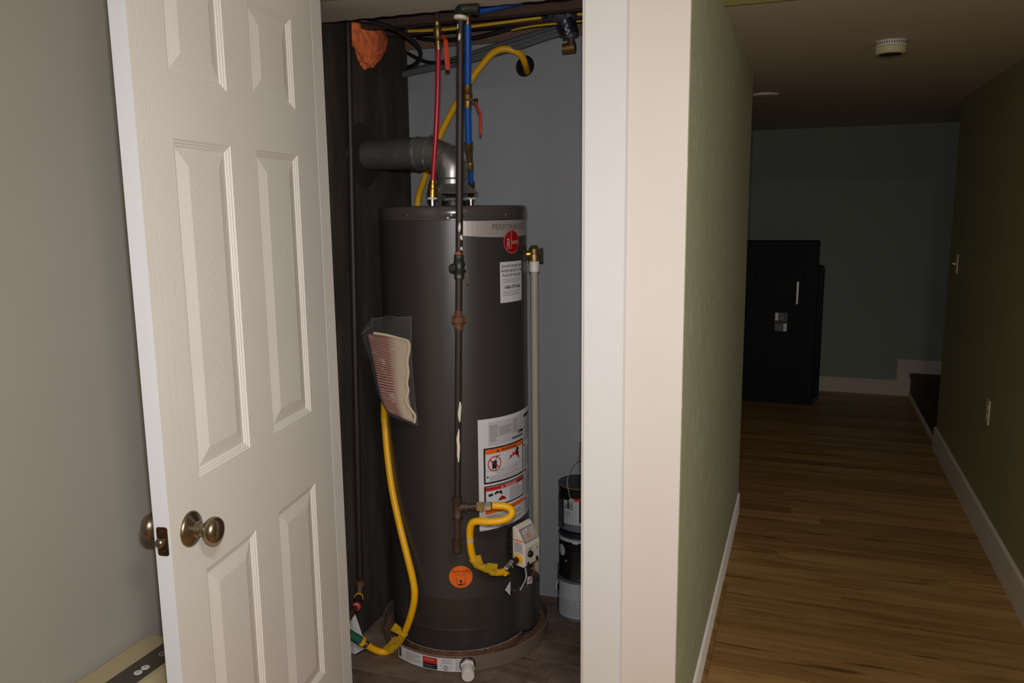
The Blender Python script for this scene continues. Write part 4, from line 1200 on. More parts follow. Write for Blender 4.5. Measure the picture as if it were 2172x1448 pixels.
# ------------------------------------------------------------------ black gas pipe on the concrete wall, valve at its foot
wt, wbm = Vector((-1.4360, 2.4281, 2.1534)), Vector((-1.4360, 2.3492, 0.2313))
wp = empty('gas_riser', tuple(wbm), 'thin black iron pipe running down the dark concrete wall beside the door', 'pipe')
wt = wbm + (wt - wbm) * 1.10
prel(MB().tube([wbm, wt], 0.0112, M['iron'], 16), wp).build('riser', wp)
el = wbm
ex = Vector((-1.4300, 2.3301, 0.2020)); ev = Vector((-1.4050, 2.2710, 0.1959)); ew = Vector((-1.4000, 2.2188, 0.1916))
prel(MB().lathe([(0.0165, -0.002), (0.0165, 0.016), (0.0120, 0.018)], M['iron_rust'], el, (0, 0, 1), 16).tube(spline([el + Vector((0, 0, 0.004)), el.lerp(ex, 0.5), ex], 5), 0.0150, M['iron_fit'], 16), wp).build('elbow', wp)
prel(MB().tube([ex, ev], 0.0140, M['iron'], 16), wp).build('valve_body', wp)
prel(MB().lathe([(0.0155, -0.003), (0.0160, 0.003)], M['yellow'], ex.lerp(ev, 0.18), (ev - ex), 16), wp).build('yellow_ring', wp)
prel(MB().lathe([(0.006, -0.010), (0.0150, -0.006), (0.0165, 0.003), (0.0130, 0.008), (0.0, 0.009)], M['red_handle'], ev + Vector((0.004, -0.010, 0.002)), (0.5, -0.8, 0.3), 14), wp).build('red_handle', wp)
prel(MB().tube(spline([ev, ew, Vector((-1.4000, 2.1539, 0.1687)), ye + yd * 0.085], 6), 0.0115, M['iron_fit'], 14), wp).build('tail_pipe', wp)
# loose white board leaning on the concrete
bd = MB()
P = [Vector((-1.4450, 2.3070, 0.1608)), Vector((-1.4400, 2.3156, 0.1341)), Vector((-1.4073, 2.3273, 0.0020)), Vector((-1.4232, 2.2796, 0.0020)), Vector((-1.4647, 2.2947, 0.0020))]
off = Vector((-0.006, 0.002, 0))
bd.add(P + [p + off for p in P], [(0, 1, 2, 3, 4), (9, 8, 7, 6, 5)] + [(i, (i + 1) % 5, 5 + (i + 1) % 5, 5 + i) for i in range(5)], M['plaster'])
tag(bd.build('board_scrap'), 'triangular white board scrap leaning on dark wall behind the yellow hose end', 'board')

# ------------------------------------------------------------------ hot and cold water lines
hl = empty('hot_water_line', (HOT.x, HOT.y, 1.586), 'red plastic water pipe with brass ends rising from the water heater', 'pipe')
h0 = Vector((HOT.x, HOT.y, 1.584)); h1 = Vector((-1.1660, 2.4685, 1.6361)); h2 = Vector((-1.1267, 2.4537, 2.0542)); h3 = Vector((-1.1247, 2.4436, 2.1305)); h4 = Vector((-1.1124, 2.4162, 2.1700))
hd = (h1 - h0)
prel(MB().lathe([(0.0175, 0), (0.0175, hd.length * 0.50), (0.0150, hd.length * 0.55), (0.0150, hd.length * 0.80), (0.0120, hd.length * 0.84), (0.0120, hd.length * 1.05)], M['brass'], h0, hd, 20), hl).build('brass_connector', hl)
prel(MB().tube(spline([h1, h1.lerp(h2, 0.35) + Vector((0.004, 0, 0)), h1.lerp(h2, 0.7) + Vector((0.004, 0, 0)), h2], 8), 0.0083, M['pex_red'], 14), hl).build('red_pipe', hl)
vd = (h3 - h2)
hv = prel(MB().lathe([(0.0105, -0.008), (0.0105, 0.018), (0.0080, 0.020), (0.0125, 0.026), (0.0130, 0.058), (0.0090, 0.066), (0.0100, vd.length - 0.012), (0.0110, vd.length)], M['brass_dull'], h2, vd, 18), hl).build('shutoff_valve', hl)
prel(MB().tube([h3, h4], 0.0105, M['iron_fit'], 14), hl).build('copper_stub', hl)
s0 = Vector((-1.1067, 2.4408, 2.0875)); s1 = Vector((-1.0915, 2.4312, 2.0676)); s2 = Vector((-1.0826, 2.4243, 1.9779))
prel(MB().lathe([(0.0045, 0), (0.0045, 0.016), (0.0075, 0.017), (0.0075, 0.022)], M['chrome'], h2.lerp(h3, 0.50), s0 - h2.lerp(h3, 0.50), 12), hl).build('stem', hv)
lv = MB()
wv = Vector((0.90, 0.42, 0)) * 0.0085
for a, b, ka, kb in ((s0, s1, 0.7, 0.8), (s1, s1.lerp(s2, 0.5), 0.8, 1.0), (s1.lerp(s2, 0.5), s2, 1.0, 0.85)):
    nn_ = Vector((0.4, -0.9, 0)) * 0.0012
    vs = [a - wv * ka - nn_, a + wv * ka - nn_, b + wv * kb - nn_, b - wv * kb - nn_, a - wv * ka + nn_, a + wv * ka + nn_, b + wv * kb + nn_, b - wv * kb + nn_]
    lv.add(vs, [(0, 1, 2, 3), (7, 6, 5, 4), (0, 4, 5, 1), (1, 5, 6, 2), (2, 6, 7, 3), (3, 7, 4, 0)], M['lever'])
prel(lv, hl).build('lever', hv)

cl = empty('cold_water_line', (COLD.x, COLD.y, 1.586), 'blue plastic water pipe with brass valve rising behind the black gas pipe', 'pipe')
c0 = Vector((COLD.x, COLD.y, 1.584)); c1 = Vector((-1.0955, 2.6311, 1.6099)); c2 = Vector((-1.0881, 2.6125, 1.6333)); c3 = Vector((-1.0786, 2.5839, 1.6826)); c4 = Vector((-1.0676, 2.5452, 1.7588)); c5 = Vector((-1.0566, 2.5172, 1.8778)); c6 = Vector((-1.0477, 2.4993, 1.9371)); c7 = Vector((-1.0250, 2.4546, 2.1145)); c8 = Vector((-1.0226, 2.4502, 2.1386)); c9 = Vector((-1.0095, 2.4502, 2.1542))
prel(MB().tube([c0, c1, c2], 0.0120, M['brass'], 16), cl).build('brass_connector', cl)
prel(MB().tube([c2, c3], 0.0078, M['pex_blue'], 14), cl).build('blue_pipe', cl)
rd = c4 - c3
prel(MB().lathe([(0.0105, -0.006), (0.0112, 0.018), (0.0090, 0.022), (0.0105, 0.030), (0.0115, rd.length - 0.022), (0.0145, rd.length - 0.018), (0.0150, rd.length + 0.004)], M['brass_dull'], c3, rd, 18), cl).build('brass_reducer', cl)
prel(MB().tube([c4, c5], 0.0112, M['pex_blue'], 16), cl).build('blue_pipe', cl)
bd_ = c6 - c5
cv = prel(MB().lathe([(0.0135, -0.006), (0.0135, 0.016), (0.0115, 0.019), (0.0160, 0.024), (0.0160, bd_.length - 0.024), (0.0115, bd_.length - 0.020), (0.0135, bd_.length - 0.016), (0.0135, bd_.length + 0.006)], M['brass_dull'], c5, bd_, 18), cl).build('shutoff_valve', cl)
prel(MB().tube([c6, c6.lerp(c7, 0.5) + Vector((0.001, 0, 0)), c7], 0.0112, M['pex_blue'], 16), cl).build('blue_pipe', cl)
prel(MB().tube([c7, c8, c9], 0.0095, M['brass_dull'], 16), cl).build('brass_elbow', cl)
d0 = Vector((-0.9845, 2.4388, 2.1469)); d1 = Vector((-0.9235, 2.4305, 2.1534)); d2 = Vector((-0.8358, 2.4409, 2.1641))
prel(MB().tube([c9, d0], 0.0110, M['iron_rust'], 14), cl).build('copper_stub', cl)
prel(MB().tube([d0, d1, d2], 0.0112, M['pex_blue'], 14), cl).build('branch_pipe', cl)
m0 = c5.lerp(c6, 0.35); m1 = Vector((-1.0223, 2.4990, 1.8902)); m2 = Vector((-1.0118, 2.4924, 1.8670)); m3 = Vector((-1.0018, 2.4911, 1.8488)); m4 = Vector((-1.0011, 2.4860, 1.7806))
prel(MB().lathe([(0.0045, 0), (0.0045, (m1 - m0).length), (0.0080, (m1 - m0).length + 0.001), (0.0080, (m1 - m0).length + 0.006)], M['chrome'], m0, m1 - m0, 12), cl).build('stem', cv)
lv = MB()
lv.tube([m1, m2, m3, m3.lerp(m4, 0.3), m3.lerp(m4, 0.8), m4], [0.0035, 0.0035, 0.0042, 0.0046, 0.0044, 0.0030], M['lever_red'], 8)
prel(lv, cl).build('lever', cv)

# ------------------------------------------------------------------ plastic bag with the manual
bg = empty('document_bag', (-1.2444, 2.2828, 1.0257), 'clear plastic bag holding a red printed manual hung on the water heater', 'bag')
def grid(fn, nu, nv, m, uvs=True, th=None):
    mb = MB(); uv = []
    for j in range(nv + 1):
        for i in range(nu + 1):
            mb.v.append(tuple(fn(i / nu, j / nv))); uv.append((i / nu, j / nv))
    mb.slot(m)
    for j in range(nv):
        for i in range(nu):
            mb.f.append([j * (nu + 1) + i, j * (nu + 1) + i + 1, (j + 1) * (nu + 1) + i + 1, (j + 1) * (nu + 1) + i]); mb.mi.append(0); mb.sm.append(True)
    mb.uv = uv
    return mb
def quadlerp(pl, pr):
    """ruled surface between a left and a right polyline (top to bottom)"""
    L_, R_ = spline(pl, 6), spline(pr, 6)
    def f(u, v):
        a = L_[min(len(L_) - 1, int(round((1 - v) * (len(L_) - 1))))]
        b = R_[min(len(R_) - 1, int(round((1 - v) * (len(R_) - 1))))]
        p = a.lerp(b, u)
        d = 0.010 * math.sin(math.pi * u)
        return p + Vector((0.4056, -0.914, 0)) * d + Vector((0.3, -0.9, 0)) * 0.003 * mnoise.noise((u * 4, v * 7, 3))
    return f
bl = [(-1.3232, 2.2729, 1.1507), (-1.3098, 2.2691, 1.0946), (-1.2916, 2.2623, 1.0270), (-1.2737, 2.2552, 0.9516), (-1.2470, 2.2529, 0.9040)]
br = [(-1.1726, 2.2700, 1.1393), (-1.1707, 2.2654, 1.0794), (-1.1741, 2.2614, 1.0188), (-1.1709, 2.2596, 0.9423), (-1.1560, 2.2617, 0.8714)]
bkm = grid(quadlerp(bl, br), 14, 24, M['booklet_print'])
bk = prel(bkm, bg).build('manual', bg)
so = bk.modifiers.new('solid', 'SOLIDIFY'); so.thickness = 0.007; so.offset = -1
ed = MB().tube(spline([(Vector(p) + Vector((0.002, -0.004, 0))) for p in ((-1.2887, 2.2581, 1.1574), (-1.2465, 2.2646, 1.1521), (-1.1982, 2.2680, 1.1416), (-1.1705, 2.2655, 1.1341), (-1.1663, 2.2620, 1.1076), (-1.1725, 2.2588, 1.0729), (-1.1687, 2.2552, 1.0357), (-1.1736, 2.2526, 1.0022), (-1.1703, 2.2543, 0.9775), (-1.1766, 2.2511, 0.9439), (-1.1618, 2.2531, 0.9166), (-1.1517, 2.2583, 0.8975), (-1.1537, 2.2573, 0.8727))], 5), 0.0045, M['booklet'], 8)
prel(ed, bg).build('page_edge', bg)
fl_ = [(-1.2922, 2.2561, 1.2063), (-1.3321, 2.2584, 1.1525), (-1.3056, 2.2542, 1.0742), (-1.2761, 2.2423, 0.9699), (-1.2450, 2.2426, 0.8973)]
fr_ = [(-1.1512, 2.2529, 1.2162), (-1.1537, 2.2516, 1.1281), (-1.1531, 2.2497, 1.0224), (-1.1463, 2.2498, 0.9309), (-1.1374, 2.2509, 0.8648)]
prel(grid(quadlerp(fl_, fr_), 14, 26, M['film']), bg).build('film', bg)
hem = MB()
hem.tube(spline([(-1.2961, 2.2539, 1.2065), (-1.2722, 2.2537, 1.2043), (-1.2349, 2.2539, 1.2132), (-1.1882, 2.2540, 1.2118), (-1.1512, 2.2529, 1.2162)], 5), 0.0009, M['hem'], 6)
hem.tube(spline([(-1.3347, 2.2569, 1.1511), (-1.3151, 2.2602, 1.1683), (-1.2955, 2.2600, 1.1813), (-1.2935, 2.2554, 1.2064)], 4), 0.0008, M['hem'], 6)
hem.tube(spline([(-1.1512, 2.2529, 1.2162), (-1.1527, 2.2499, 1.0831), (-1.1459, 2.2500, 0.9463), (-1.1374, 2.2509, 0.8648)], 4), 0.0008, M['hem'], 6)
prel(hem, bg).build('film_hem', bg)

# ------------------------------------------------------------------ paint cans
canx, cany, cr = -0.764, 2.834, 0.083
def can(z, h, name, label, body, rim, lid, deco, dx=0, dy=0):
    root = empty(name, (canx + dx, cany + dy, z), label, 'paint can', 'stacked paint cans in the closet corner')
    MB().lathe([(cr - 0.002, 0.0), (cr, 0.003), (cr - 0.0015, 0.006), (cr - 0.0015, h - 0.008), (cr, h - 0.005), (cr, h)], body, (0, 0, 0), (0, 0, 1), 48).build('body', root)
    MB().lathe([(cr, h - 0.004), (cr + 0.001, h - 0.001), (cr - 0.001, h), (cr - 0.010, h - 0.0008), (cr - 0.012, h - 0.006)], rim, (0, 0, 0), (0, 0, 1), 48, True, False).build('rim', root)
    MB().lathe([(cr - 0.0115, h - 0.007), (cr - 0.013, h - 0.003), (cr - 0.022, h - 0.004), (cr - 0.024, h - 0.006), (0, h - 0.006)], lid, (0, 0, 0), (0, 0, 1), 48, True, False).build('lid', root)
    deco(root, h)
    return root
def can_sheet(a0=-100):
    return Sheet(lambda u, v, l: Vector(((cr - 0.0010 + l) * math.cos(R(a0) + u / cr), (cr - 0.0010 + l) * math.sin(R(a0) + u / cr), v)))
def ears(root, h, a, bail):
    for s_ in (0, 180):
        d = Vector((math.cos(R(a + s_)), math.sin(R(a + s_)), 0))
        MB().lathe([(0.012, 0), (0.012, 0.003), (0.006, 0.005)], M['can_rim'], d * (cr - 0.002) + Vector((0, 0, h * 0.70)), d, 14).build('ear', root)
    p0 = Vector((math.cos(R(a)), math.sin(R(a)), 0)) * (cr + 0.003) + Vector((0, 0, h * 0.70))
    p1 = Vector((math.cos(R(a + 180)), math.sin(R(a + 180)), 0)) * (cr + 0.003) + Vector((0, 0, h * 0.70))
    MB().tube(spline([p0] + [Vector(b) for b in bail] + [p1], 8), 0.0013, M['can_rim'], 6).build('bail', root)
def deco_bottom(root, h):
    s = can_sheet(-112)
    s.rect(-0.070, 0.012, 0.100, 0.150, M['can_label'], 0.0004)
    s.rect(-0.090, 0.012, -0.040, 0.135, M['can_dark'], 0.0008).rect(-0.090, 0.135, -0.035, 0.152, M['can_green'], 0.0008)
    s.disc(-0.048, 0.118, 0.012, 0.012, M['ink'], 0.0010, 18)
    s.lines(-0.020, 0.020, 0.070, 0.085, 12, M['ink_soft'], 0.3, 0.0009, 21)
    lp_ = s.mb.build('label_print', root); lp_['kind'] = 'stuff'
    f = math.radians(-115)
    ears(root, h, 205, [((cr + 0.006) * math.cos(R(225)), (cr + 0.006) * math.sin(R(225)), 0.088), ((cr + 0.010) * math.cos(R(285)), (cr + 0.010) * math.sin(R(285)), 0.052), ((cr + 0.008) * math.cos(R(345)), (cr + 0.008) * math.sin(R(345)), 0.086)])
def deco_mid(root, h):
    s = can_sheet(-112)
    s.disc(-0.030, 0.108, 0.019, 0.022, M['can_label'], 0.0006, 20).disc(-0.006, 0.072, 0.003, 0.005, M['can_label'], 0.0006, 10)
    for i in range(24):
        a = i * 15
        u = R(a) * cr
        s.rect(u, h - 0.014 - 0.012 * abs(mnoise.noise((i * 0.7, 4, 4))), u + R(15.2) * cr, h - 0.004, M['can_label'], 0.0008, 2)
    lp_ = s.mb.build('label_print', root); lp_['kind'] = 'stuff'
def deco_top(root, h):
    s = can_sheet(-112)
    s.rect(-0.085, 0.004, 0.110, 0.118, M['can_dark'], 0.0004)
    s.rect(-0.020, 0.030, 0.110, 0.122, M['can_label'], 0.0006)
    s.text('SURE', -0.004, 0.088, 0.028, M['ink'], 0.0010)
    s.lines(-0.016, 0.060, 0.020, 0.080, 3, M['ink_soft'], 0.35, 0.0010, 22)
    for u, z, w in ((-0.062, 0.040, 0.006), (-0.040, 0.020, 0.005), (-0.024, 0.012, 0.009), (0.004, 0.090, 0.007), (-0.078, 0.010, 0.006), (0.05, 0.04, 0.007)):
        s.rect(u, z, u + w, 0.125, M['can_black'], 0.0012, 1)
    s.rect(0.018, 0.122, 0.11, 0.132, M['red_ink'], 0.0010)
    lp_ = s.mb.build('label_print', root); lp_['kind'] = 'stuff'
    f = (cr + 0.004)
    ears(root, h, 262, [(-0.030, -0.070, 0.200), (-0.010, 0.000, 0.250), (0.010, 0.060, 0.205)])
can(0.0, 0.190, 'paint_can', 'paint can with white label standing on the closet floor under two others', M['can_dark'], M['can_rim'], M['can_lid'], deco_bottom, 0.0, 0.0)
can(0.1905, 0.163, 'paint_can', 'black paint can with white smeared rim in the middle of the stack', M['can_black'], M['can_rim'], M['can_lid'], deco_mid, 0.022, -0.055)
can(0.3540, 0.172, 'paint_can', 'paint can with gold lid and black drips on top of the stack', M['can_black'], M['can_gold'], M['can_gold'], deco_top, 0.004, 0.002)

# ------------------------------------------------------------------ foam, cables and drain above the heater
fm = bmesh.new()
bmesh.ops.create_icosphere(fm, subdivisions=5, radius=1.0)
fc = Vector((-1.4520, 2.5822, 2.1313))
for v in fm.verts:
    d = v.co.copy()
    k = 1 + 0.16 * mnoise.noise(d * 1.6 + Vector((3, 1, 2))) + 0.10 * mnoise.noise(d * 4.0) + 0.09 * mnoise.noise(d * 9) + 0.05 * mnoise.noise(d * 19)
    x, y_, z = d.x * 0.042, d.y * 0.112, d.z * 0.082
    if d.z < -0.2:
        sh = 1 - 0.62 * min(1, (-0.2 - d.z) / 0.8)
        y_ *= sh
        z *= 1.25
    v.co = Vector((x * k, y_ * k, z * k))
me = bpy.data.meshes.new('spray_foam')
fm.to_mesh(me); fm.free()
me.materials.append(M['foam'])
for p in me.polygons: p.use_smooth = True
fo = bpy.data.objects.new('spray_foam', me); COL.objects.link(fo)
fo.location = fc
tag(fo, 'lump of orange spray foam on the dark wall under the ceiling', 'foam')

def cable(name, pts, r, m, label, n=8):
    P = [Vector(p) for p in pts]
    o = prelv(MB().tube(spline(P, n), r, m, 10), P[0]).build(name)
    o.location = P[0]
    tag(o, label, 'cable')
    return o
def prelv(mb, q):
    mb.v = [tuple(Vector(p) - Vector(q)) for p in mb.v]
    return mb
cable('black_cable', [(-1.4358, 2.4200, 2.1649), (-1.3842, 2.4200, 2.1504), (-1.3464, 2.4600, 2.1464), (-1.3098, 2.5200, 2.1344), (-1.3021, 2.6000, 2.1230), (-1.3021, 2.6600, 2.1088), (-1.3096, 2.7000, 2.0909), (-1.3305, 2.7300, 2.0748), (-1.3666, 2.7600, 2.0623), (-1.4099, 2.8000, 2.0630)], 0.0075, M['cable_black'], 'thick black cable curling past the orange foam')
cable('black_cable', [(-1.4522, 2.8800, 2.1309), (-1.4112, 2.8600, 2.1094), (-1.3535, 2.8400, 2.0854), (-1.2869, 2.8200, 2.0744), (-1.2398, 2.8200, 2.0762), (-1.1776, 2.8500, 2.0931)], 0.0062, M['cable_black'], 'black cable sagging behind the red pipe')
cable('black_cable', [(-1.3991, 2.8600, 2.1777), (-1.3414, 2.8400, 2.1630), (-1.2379, 2.8200, 2.1515), (-1.1374, 2.8000, 2.1482), (-1.0400, 2.7800, 2.1574), (-0.9458, 2.7600, 2.1708), (-0.8465, 2.7400, 2.1828)], 0.0068, M['cable_black'], 'black cable rising along the pine plate towards the drain')
mb = MB()
for k_, dz in enumerate((0, 0.012, -0.011, 0.004)):
    q = [Vector(p) + Vector((0, 0.006 * (k_ % 2), dz * f)) for p, f in zip(((-1.4756, 2.8850, 2.0541), (-1.4228, 2.8800, 2.0638), (-1.3220, 2.8750, 2.0752), (-1.2142, 2.8700, 2.0906), (-1.0910, 2.8650, 2.1124), (-0.9806, 2.8600, 2.1325), (-0.8893, 2.8500, 2.1492), (-0.8091, 2.8400, 2.1597)), (0.3, 0.4, 0.6, 0.9, 1.1, 1.2, 1, 0.8))]
    mb.tube(spline(q, 6), 0.0105, M['cable_grey'], 10)
q = Vector((-1.4756, 2.8850, 2.0541))
o = prelv(mb, q).build('grey_cable_bundle'); o.location = q
tag(o, 'bundle of thick grey cables slanting across the top of the closet back wall', 'cable')
cable('yellow_cable', [(-1.3551, 2.7000, 2.1675), (-1.2926, 2.7000, 2.1641), (-1.2022, 2.7000, 2.1615), (-1.0961, 2.7000, 2.1638), (-0.9756, 2.7000, 2.1676), (-0.8587, 2.7000, 2.1712), (-0.7935, 2.7000, 2.1716), (-0.7133, 2.7000, 2.1706)], 0.0052, M['cable_yellow'], 'upper of two yellow cables under the joists')
cable('yellow_cable', [(-1.0033, 2.8000, 2.1614), (-0.9389, 2.7900, 2.1653), (-0.8674, 2.7800, 2.1652), (-0.8170, 2.7800, 2.1656), (-0.7344, 2.7800, 2.1664)], 0.0036, M['cable_yellow'], 'lower thin yellow cable beside the black drain')
cable('grey_cable', [(-1.3269, 2.6300, 2.1613), (-1.2675, 2.6300, 2.1642), (-1.1965, 2.6300, 2.1706), (-1.1270, 2.6300, 2.1738), (-1.0165, 2.6300, 2.1749)], 0.0035, M['cable_grey'], 'thin grey cable passing above the red pipe valve')
# black drain elbow with brass stub
dr = empty('drain_pipe', (-0.8003, 2.7800, 2.1704), 'black plastic drain elbow with brass stub beside the white casing', 'pipe')
dp0, dp1, dp2, dp3 = Vector((-0.8233, 2.6600, 2.1850)), Vector((-0.7940, 2.6800, 2.1720)), Vector((-0.7709, 2.7000, 2.1505)), Vector((-0.7624, 2.7100, 2.1012))
drb = prel(MB().tube(spline([dp0, dp1, dp2, dp3], 6), 0.0270, M['abs'], 20), dr).build('elbow', dr)
prel(MB().lathe([(0.0300, -0.016), (0.0335, -0.012), (0.0335, 0.014), (0.0285, 0.018), (0.0240, 0.014), (0.0240, 0.004)], M['abs'], dp0, (-0.45, -0.75, -0.2), 28), dr).build('hub', drb)
prel(MB().lathe([(0.026, -0.012), (0.0320, -0.010), (0.0320, 0.026), (0.026, 0.030)], M['abs'], Vector((-0.7664, 2.6900, 2.1804)), (0.15, 0.1, 1), 24).tube([dp2, Vector((-0.7664, 2.6900, 2.1834))], 0.0265, M['abs'], 20), dr).build('upper_hub', drb)
tw = MB()
wrap(tw, spline([Vector((-0.7793, 2.6900, 2.1521)), Vector((-0.7710, 2.6950, 2.1347)), Vector((-0.7660, 2.7000, 2.1116))], 5), 0.0330, M['tape_black'], 3)
prel(tw, dr).build('tape_wrap', dr)
prel(MB().tube([(-0.7624, 2.7100, 2.1072), (-0.7635, 2.7200, 2.0762)], 0.0125, M['iron_fit'], 16), dr).build('stub', dr)
prel(MB().tube([(-0.7944, 2.7250, 2.0718), (-0.7731, 2.7250, 2.0717)], 0.0160, M['brass_dull'], 16).tube([(-0.7780, 2.7250, 2.0736), (-0.7519, 2.7250, 2.0747)], 0.0175, M['brass_dull'], 16), dr).build('brass_cap', dr)

# ------------------------------------------------------------------ dehumidifier behind the door
dh = empty('dehumidifier', (-1.385, 1.26, 0), 'beige dehumidifier with dark control strip standing behind the open door', 'dehumidifier')
prof = [(-1.521, 0.0), (-1.521, 0.487), (-1.517, 0.496), (-1.508, 0.500), (-1.372, 0.500), (-1.364, 0.499), (-1.356, 0.494), (-1.262, 0.446), (-1.254, 0.436), (-1.252, 0.42), (-1.252, 0.0)]
prel(MB().prism(prof, lambda u, v, w: (u, w, v), 0.98, 1.466, M['beige']), dh).build('housing', dh, 0.002)
s = Sheet(lambda u, v, l: (u, v, 0.500 + l))
s.mb.box((-1.444, 0.995, 0.4995), (-1.377, 1.458, 0.5008), M['panel_dark'])
cpn = prel(s.mb, dh).build('control_panel', dh)
for yb, sg in ((1.340, 1), (1.318, -1)):
    s = Sheet(lambda u, v, l: (-1.404 + u, yb + v, 0.5008 + l))
    s.mb.lathe([(0.0095, 0.0), (0.0092, 0.0010), (0.0, 0.0012)], M['button'], (-1.404, yb, 0.5008), (0, 0, 1), 24)
    s.poly([(-0.0025, -0.002 * sg), (0.0025, -0.002 * sg), (0.0, 0.003 * sg)], M['ink'], 0.0016)
    prel(s.mb, dh).build('button', cpn)
s = Sheet(lambda u, v, l: (-1.407 + u, 1.402 + v, 0.5008 + l))
s.ring(0, 0, 0.0098, 0.0120, M['emblem_line'], 0.0006).ring(0, 0, 0.006, 0.0072, M['ink_soft'], 0.0006)
s.rect(-0.005, -0.0008, 0.005, 0.0008, M['emblem_line'], 0.0008, 1).rect(-0.0008, -0.005, 0.0008, 0.005, M['emblem_line'], 0.0008, 1)
prel(s.mb, dh).build('round_emblem', cpn)
mb = MB()
for i in range(9):
    z = 0.10 + i * 0.034
    mb.box((-1.254, 1.02, z), (-1.2505, 1.43, z + 0.014), M['panel_dark'])
prel(mb, dh).build('grille', dh)

# ------------------------------------------------------------------ far end of the hall
cb = empty('cabinet', (-0.16, 6.75, 0), 'tall black moulded cabinet with steel latch at end of hall', 'cabinet')
cx0, cx1, cyf, ch = -0.62, 0.103, 6.58, 1.268
prel(MB().box((cx0, cyf, 0.0), (cx1, 6.80, ch), M['cab_black']), cb).build('body', cb, 0.006)
prel(MB().box((cx0 - 0.004, cyf - 0.010, ch - 0.035), (cx1 + 0.002, 6.80, ch), M['cab_black']), cb).build('top_rim', cb, 0.004)
prel(MB().box((cx0 - 0.004, cyf - 0.010, 0.0), (cx1 + 0.002, cyf + 0.01, 0.075), M['cab_black']), cb).build('plinth', cb, 0.004)
def fpanel(x0, x1, z0, z1, o, d, r=0.03):
    w, h = x1 - x0, z1 - z0
    return MB().prism(rrect(w, h, r), lambda u, v, k: ((x0 + x1) / 2 + u, cyf - k, (z0 + z1) / 2 + v), o, o + d, M['cab_black'])
for x0, x1, z0, z1 in ((-0.36, 0.0, 0.72, 1.06), (-0.36, 0.0, 0.19, 0.56)):
    f1 = prel(fpanel(x0, x1, z0, z1, 0, 0.008), cb).build('raised_panel', cb, 0.003)
    prel(fpanel(x0 + 0.10, x1 - 0.06, z0 + 0.08, z1 - 0.06, 0.008, 0.007, 0.02), cb).build('inner_panel', f1, 0.003)
for z in (0.10, 0.145, 1.105, 1.165):
    prel(MB().box((cx0 + 0.02, cyf - 0.005, z), (cx1 - 0.06, cyf, z + 0.028), M['cab_black']), cb).build('rib', cb, 0.002)
hx, hz0, hz1 = (-0.0423, 6.5600, 0.9530)[0], (-0.0368, 6.5600, 0.7896)[2], (-0.0410, 6.5600, 0.9638)[2]
prel(MB().box((hx - 0.008, cyf - 0.024, hz0), (hx + 0.008, cyf - 0.016, hz1), M['latch']).box((hx - 0.004, cyf - 0.018, hz0 + 0.01), (hx + 0.004, cyf - 0.005, hz0 + 0.02), M['latch']).box((hx - 0.004, cyf - 0.018, hz1 - 0.02), (hx + 0.004, cyf - 0.005, hz1 - 0.01), M['latch']), cb).build('bar_handle', cb, 0.001)
la = (-0.1531, 6.5600, 0.6868); lb_ = (-0.1497, 6.5600, 0.6055)
lt = prel(MB().box((la[0] - 0.048, cyf - 0.012, lb_[2] - 0.036), (la[0] + 0.048, cyf - 0.004, la[2] + 0.036), M['black_plastic']), cb).build('latch_plate', cb)
for (dx0, dx1, zc, m) in ((-0.045, -0.021, la[2], M['latch']), (-0.016, 0.024, la[2], M['galv_dull']), (0.026, 0.044, la[2], M['cable_grey']), (0.018, 0.044, lb_[2], M['latch']), (-0.044, 0.014, lb_[2], M['galv_dull'])):
    prel(MB().box((la[0] + dx0, cyf - 0.018, zc - 0.030), (la[0] + dx1, cyf - 0.011, zc + 0.030), m), cb).build('latch_leaf', lt, 0.001)
cs = MB().prism(rrect(0.66, 1.062, 0.025), lambda u, v, k: (-0.178 + u, 6.83 + k, 0.531 + v), 0, 0.20, M['cab_black'])
q = Vector((-0.178, 6.93, 0))
cso = prelv(cs, q).build('storage_case', None, 0.006); cso.location = q
tag(cso, 'lower black case standing behind the tall black cabinet', 'case')

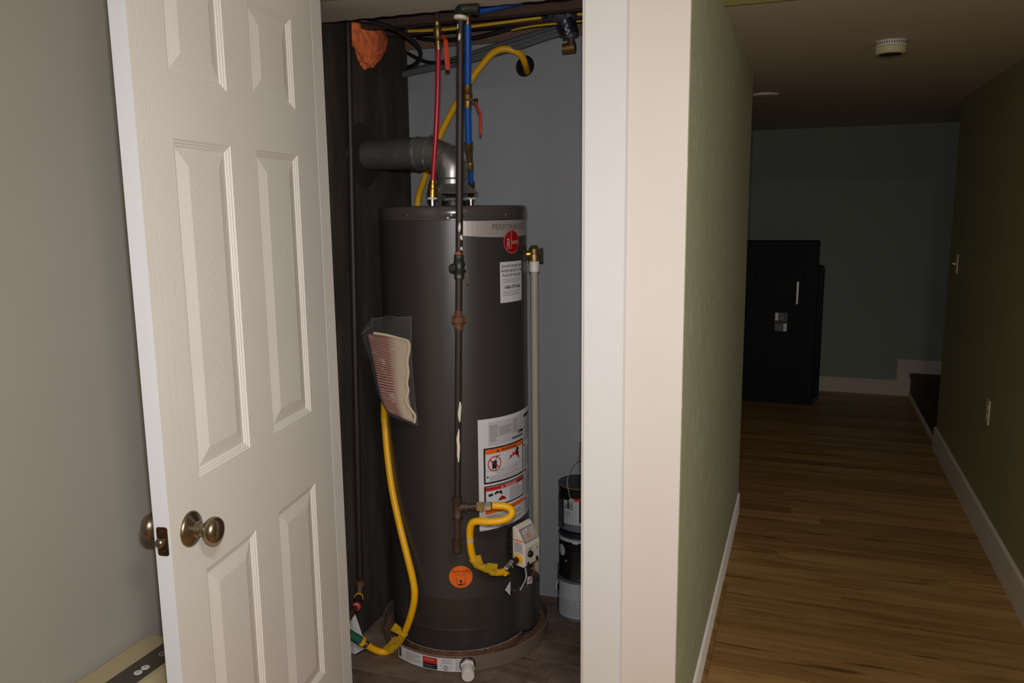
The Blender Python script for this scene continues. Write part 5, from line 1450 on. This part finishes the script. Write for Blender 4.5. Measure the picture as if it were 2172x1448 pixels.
# light switch and outlet on the right wall
sw = Vector((0.8350, 5.3210, 1.1940))
so_ = empty('light_switch', (XR, sw.y, sw.z), 'ivory toggle light switch on the dark right wall', 'switch')
MB().prism(rrect(0.070, 0.115, 0.006), lambda u, v, k: (-k, u, v), 0, 0.006, M['ivory']).build('plate', so_, 0.0015)
MB().prism([(0, -0.006), (0.022, 0.000), (0.022, 0.007), (0, 0.006)], lambda u, v, k: (-0.006 - u, k, v), -0.005, 0.005, M['ivory']).build('toggle', so_, 0.001)
ot = Vector((0.8350, 4.1949, 0.5857))
oo = empty('wall_outlet', (XR, ot.y, ot.z), 'ivory wall outlet low on the dark right wall', 'outlet')
MB().prism(rrect(0.072, 0.117, 0.006), lambda u, v, k: (-k, u, v), 0, 0.006, M['ivory']).build('plate', oo, 0.0015)
for dz in (0.020, -0.020):
    f1 = MB().prism(rrect(0.034, 0.028, 0.010), lambda u, v, k: (-k, u, dz + v), 0.006, 0.0085, M['ivory']).build('receptacle', oo, 0.0008)
    mb = MB()
    for dy in (-0.007, 0.007):
        mb.box((-0.0090, dy - 0.0012, dz - 0.002), (-0.0082, dy + 0.0012, dz + 0.008), M['ink'])
    mb.build('slots', f1)

# ceiling devices
sd = Vector((0.2683, 3.4914, 2.1500))
dt = empty('smoke_detector', (sd.x, sd.y, ZH), 'round yellowed smoke detector on the hall ceiling', 'smoke detector')
MB().lathe([(0.056, 0), (0.056, -0.018), (0.054, -0.020)], M['det_white'], (0, 0, 0), (0, 0, 1), 40).build('base', dt)
MB().lathe([(0.052, -0.020), (0.055, -0.022), (0.055, -0.040), (0.050, -0.046), (0.041, -0.047)], M['det'], (0, 0, 0), (0, 0, 1), 40).build('body', dt)
MB().lathe([(0.0415, -0.0465), (0.0405, -0.0482), (0.036, -0.0486), (0.0, -0.0488)], M['black_plastic'], (0, 0, 0), (0, 0, 1), 32).build('grille', dt)
mb = MB()
for i in range(40):
    a = 2 * math.pi * i / 40
    d = Vector((math.cos(a), math.sin(a), 0))
    mb.obox(d * 0.0562 + Vector((0, 0, -0.009)), (0.001, 0.003, 0.009), (d, d.cross(Vector((0, 0, 1))), (0, 0, 1)), M['panel_dark'])
vn = mb.build('vent_slots', dt); vn['kind'] = 'stuff'
cp = Vector((-0.2506, 4.8400, 2.1500))
cc = empty('ceiling_disc', (cp.x, cp.y, ZH), 'flat white disc on the hall ceiling near the green wall', 'ceiling cover')
MB().lathe([(0.078, 0), (0.078, -0.006), (0.072, -0.011), (0.0, -0.013)], M['det_white'], (0, 0, 0), (0, 0, 1), 40).build('cover', cc)
MB().lathe([(0.004, -0.012), (0.003, -0.0145), (0.0, -0.015)], M['screw'], (0.03, 0, 0), (0, 0, 1), 12).build('screw', cc)
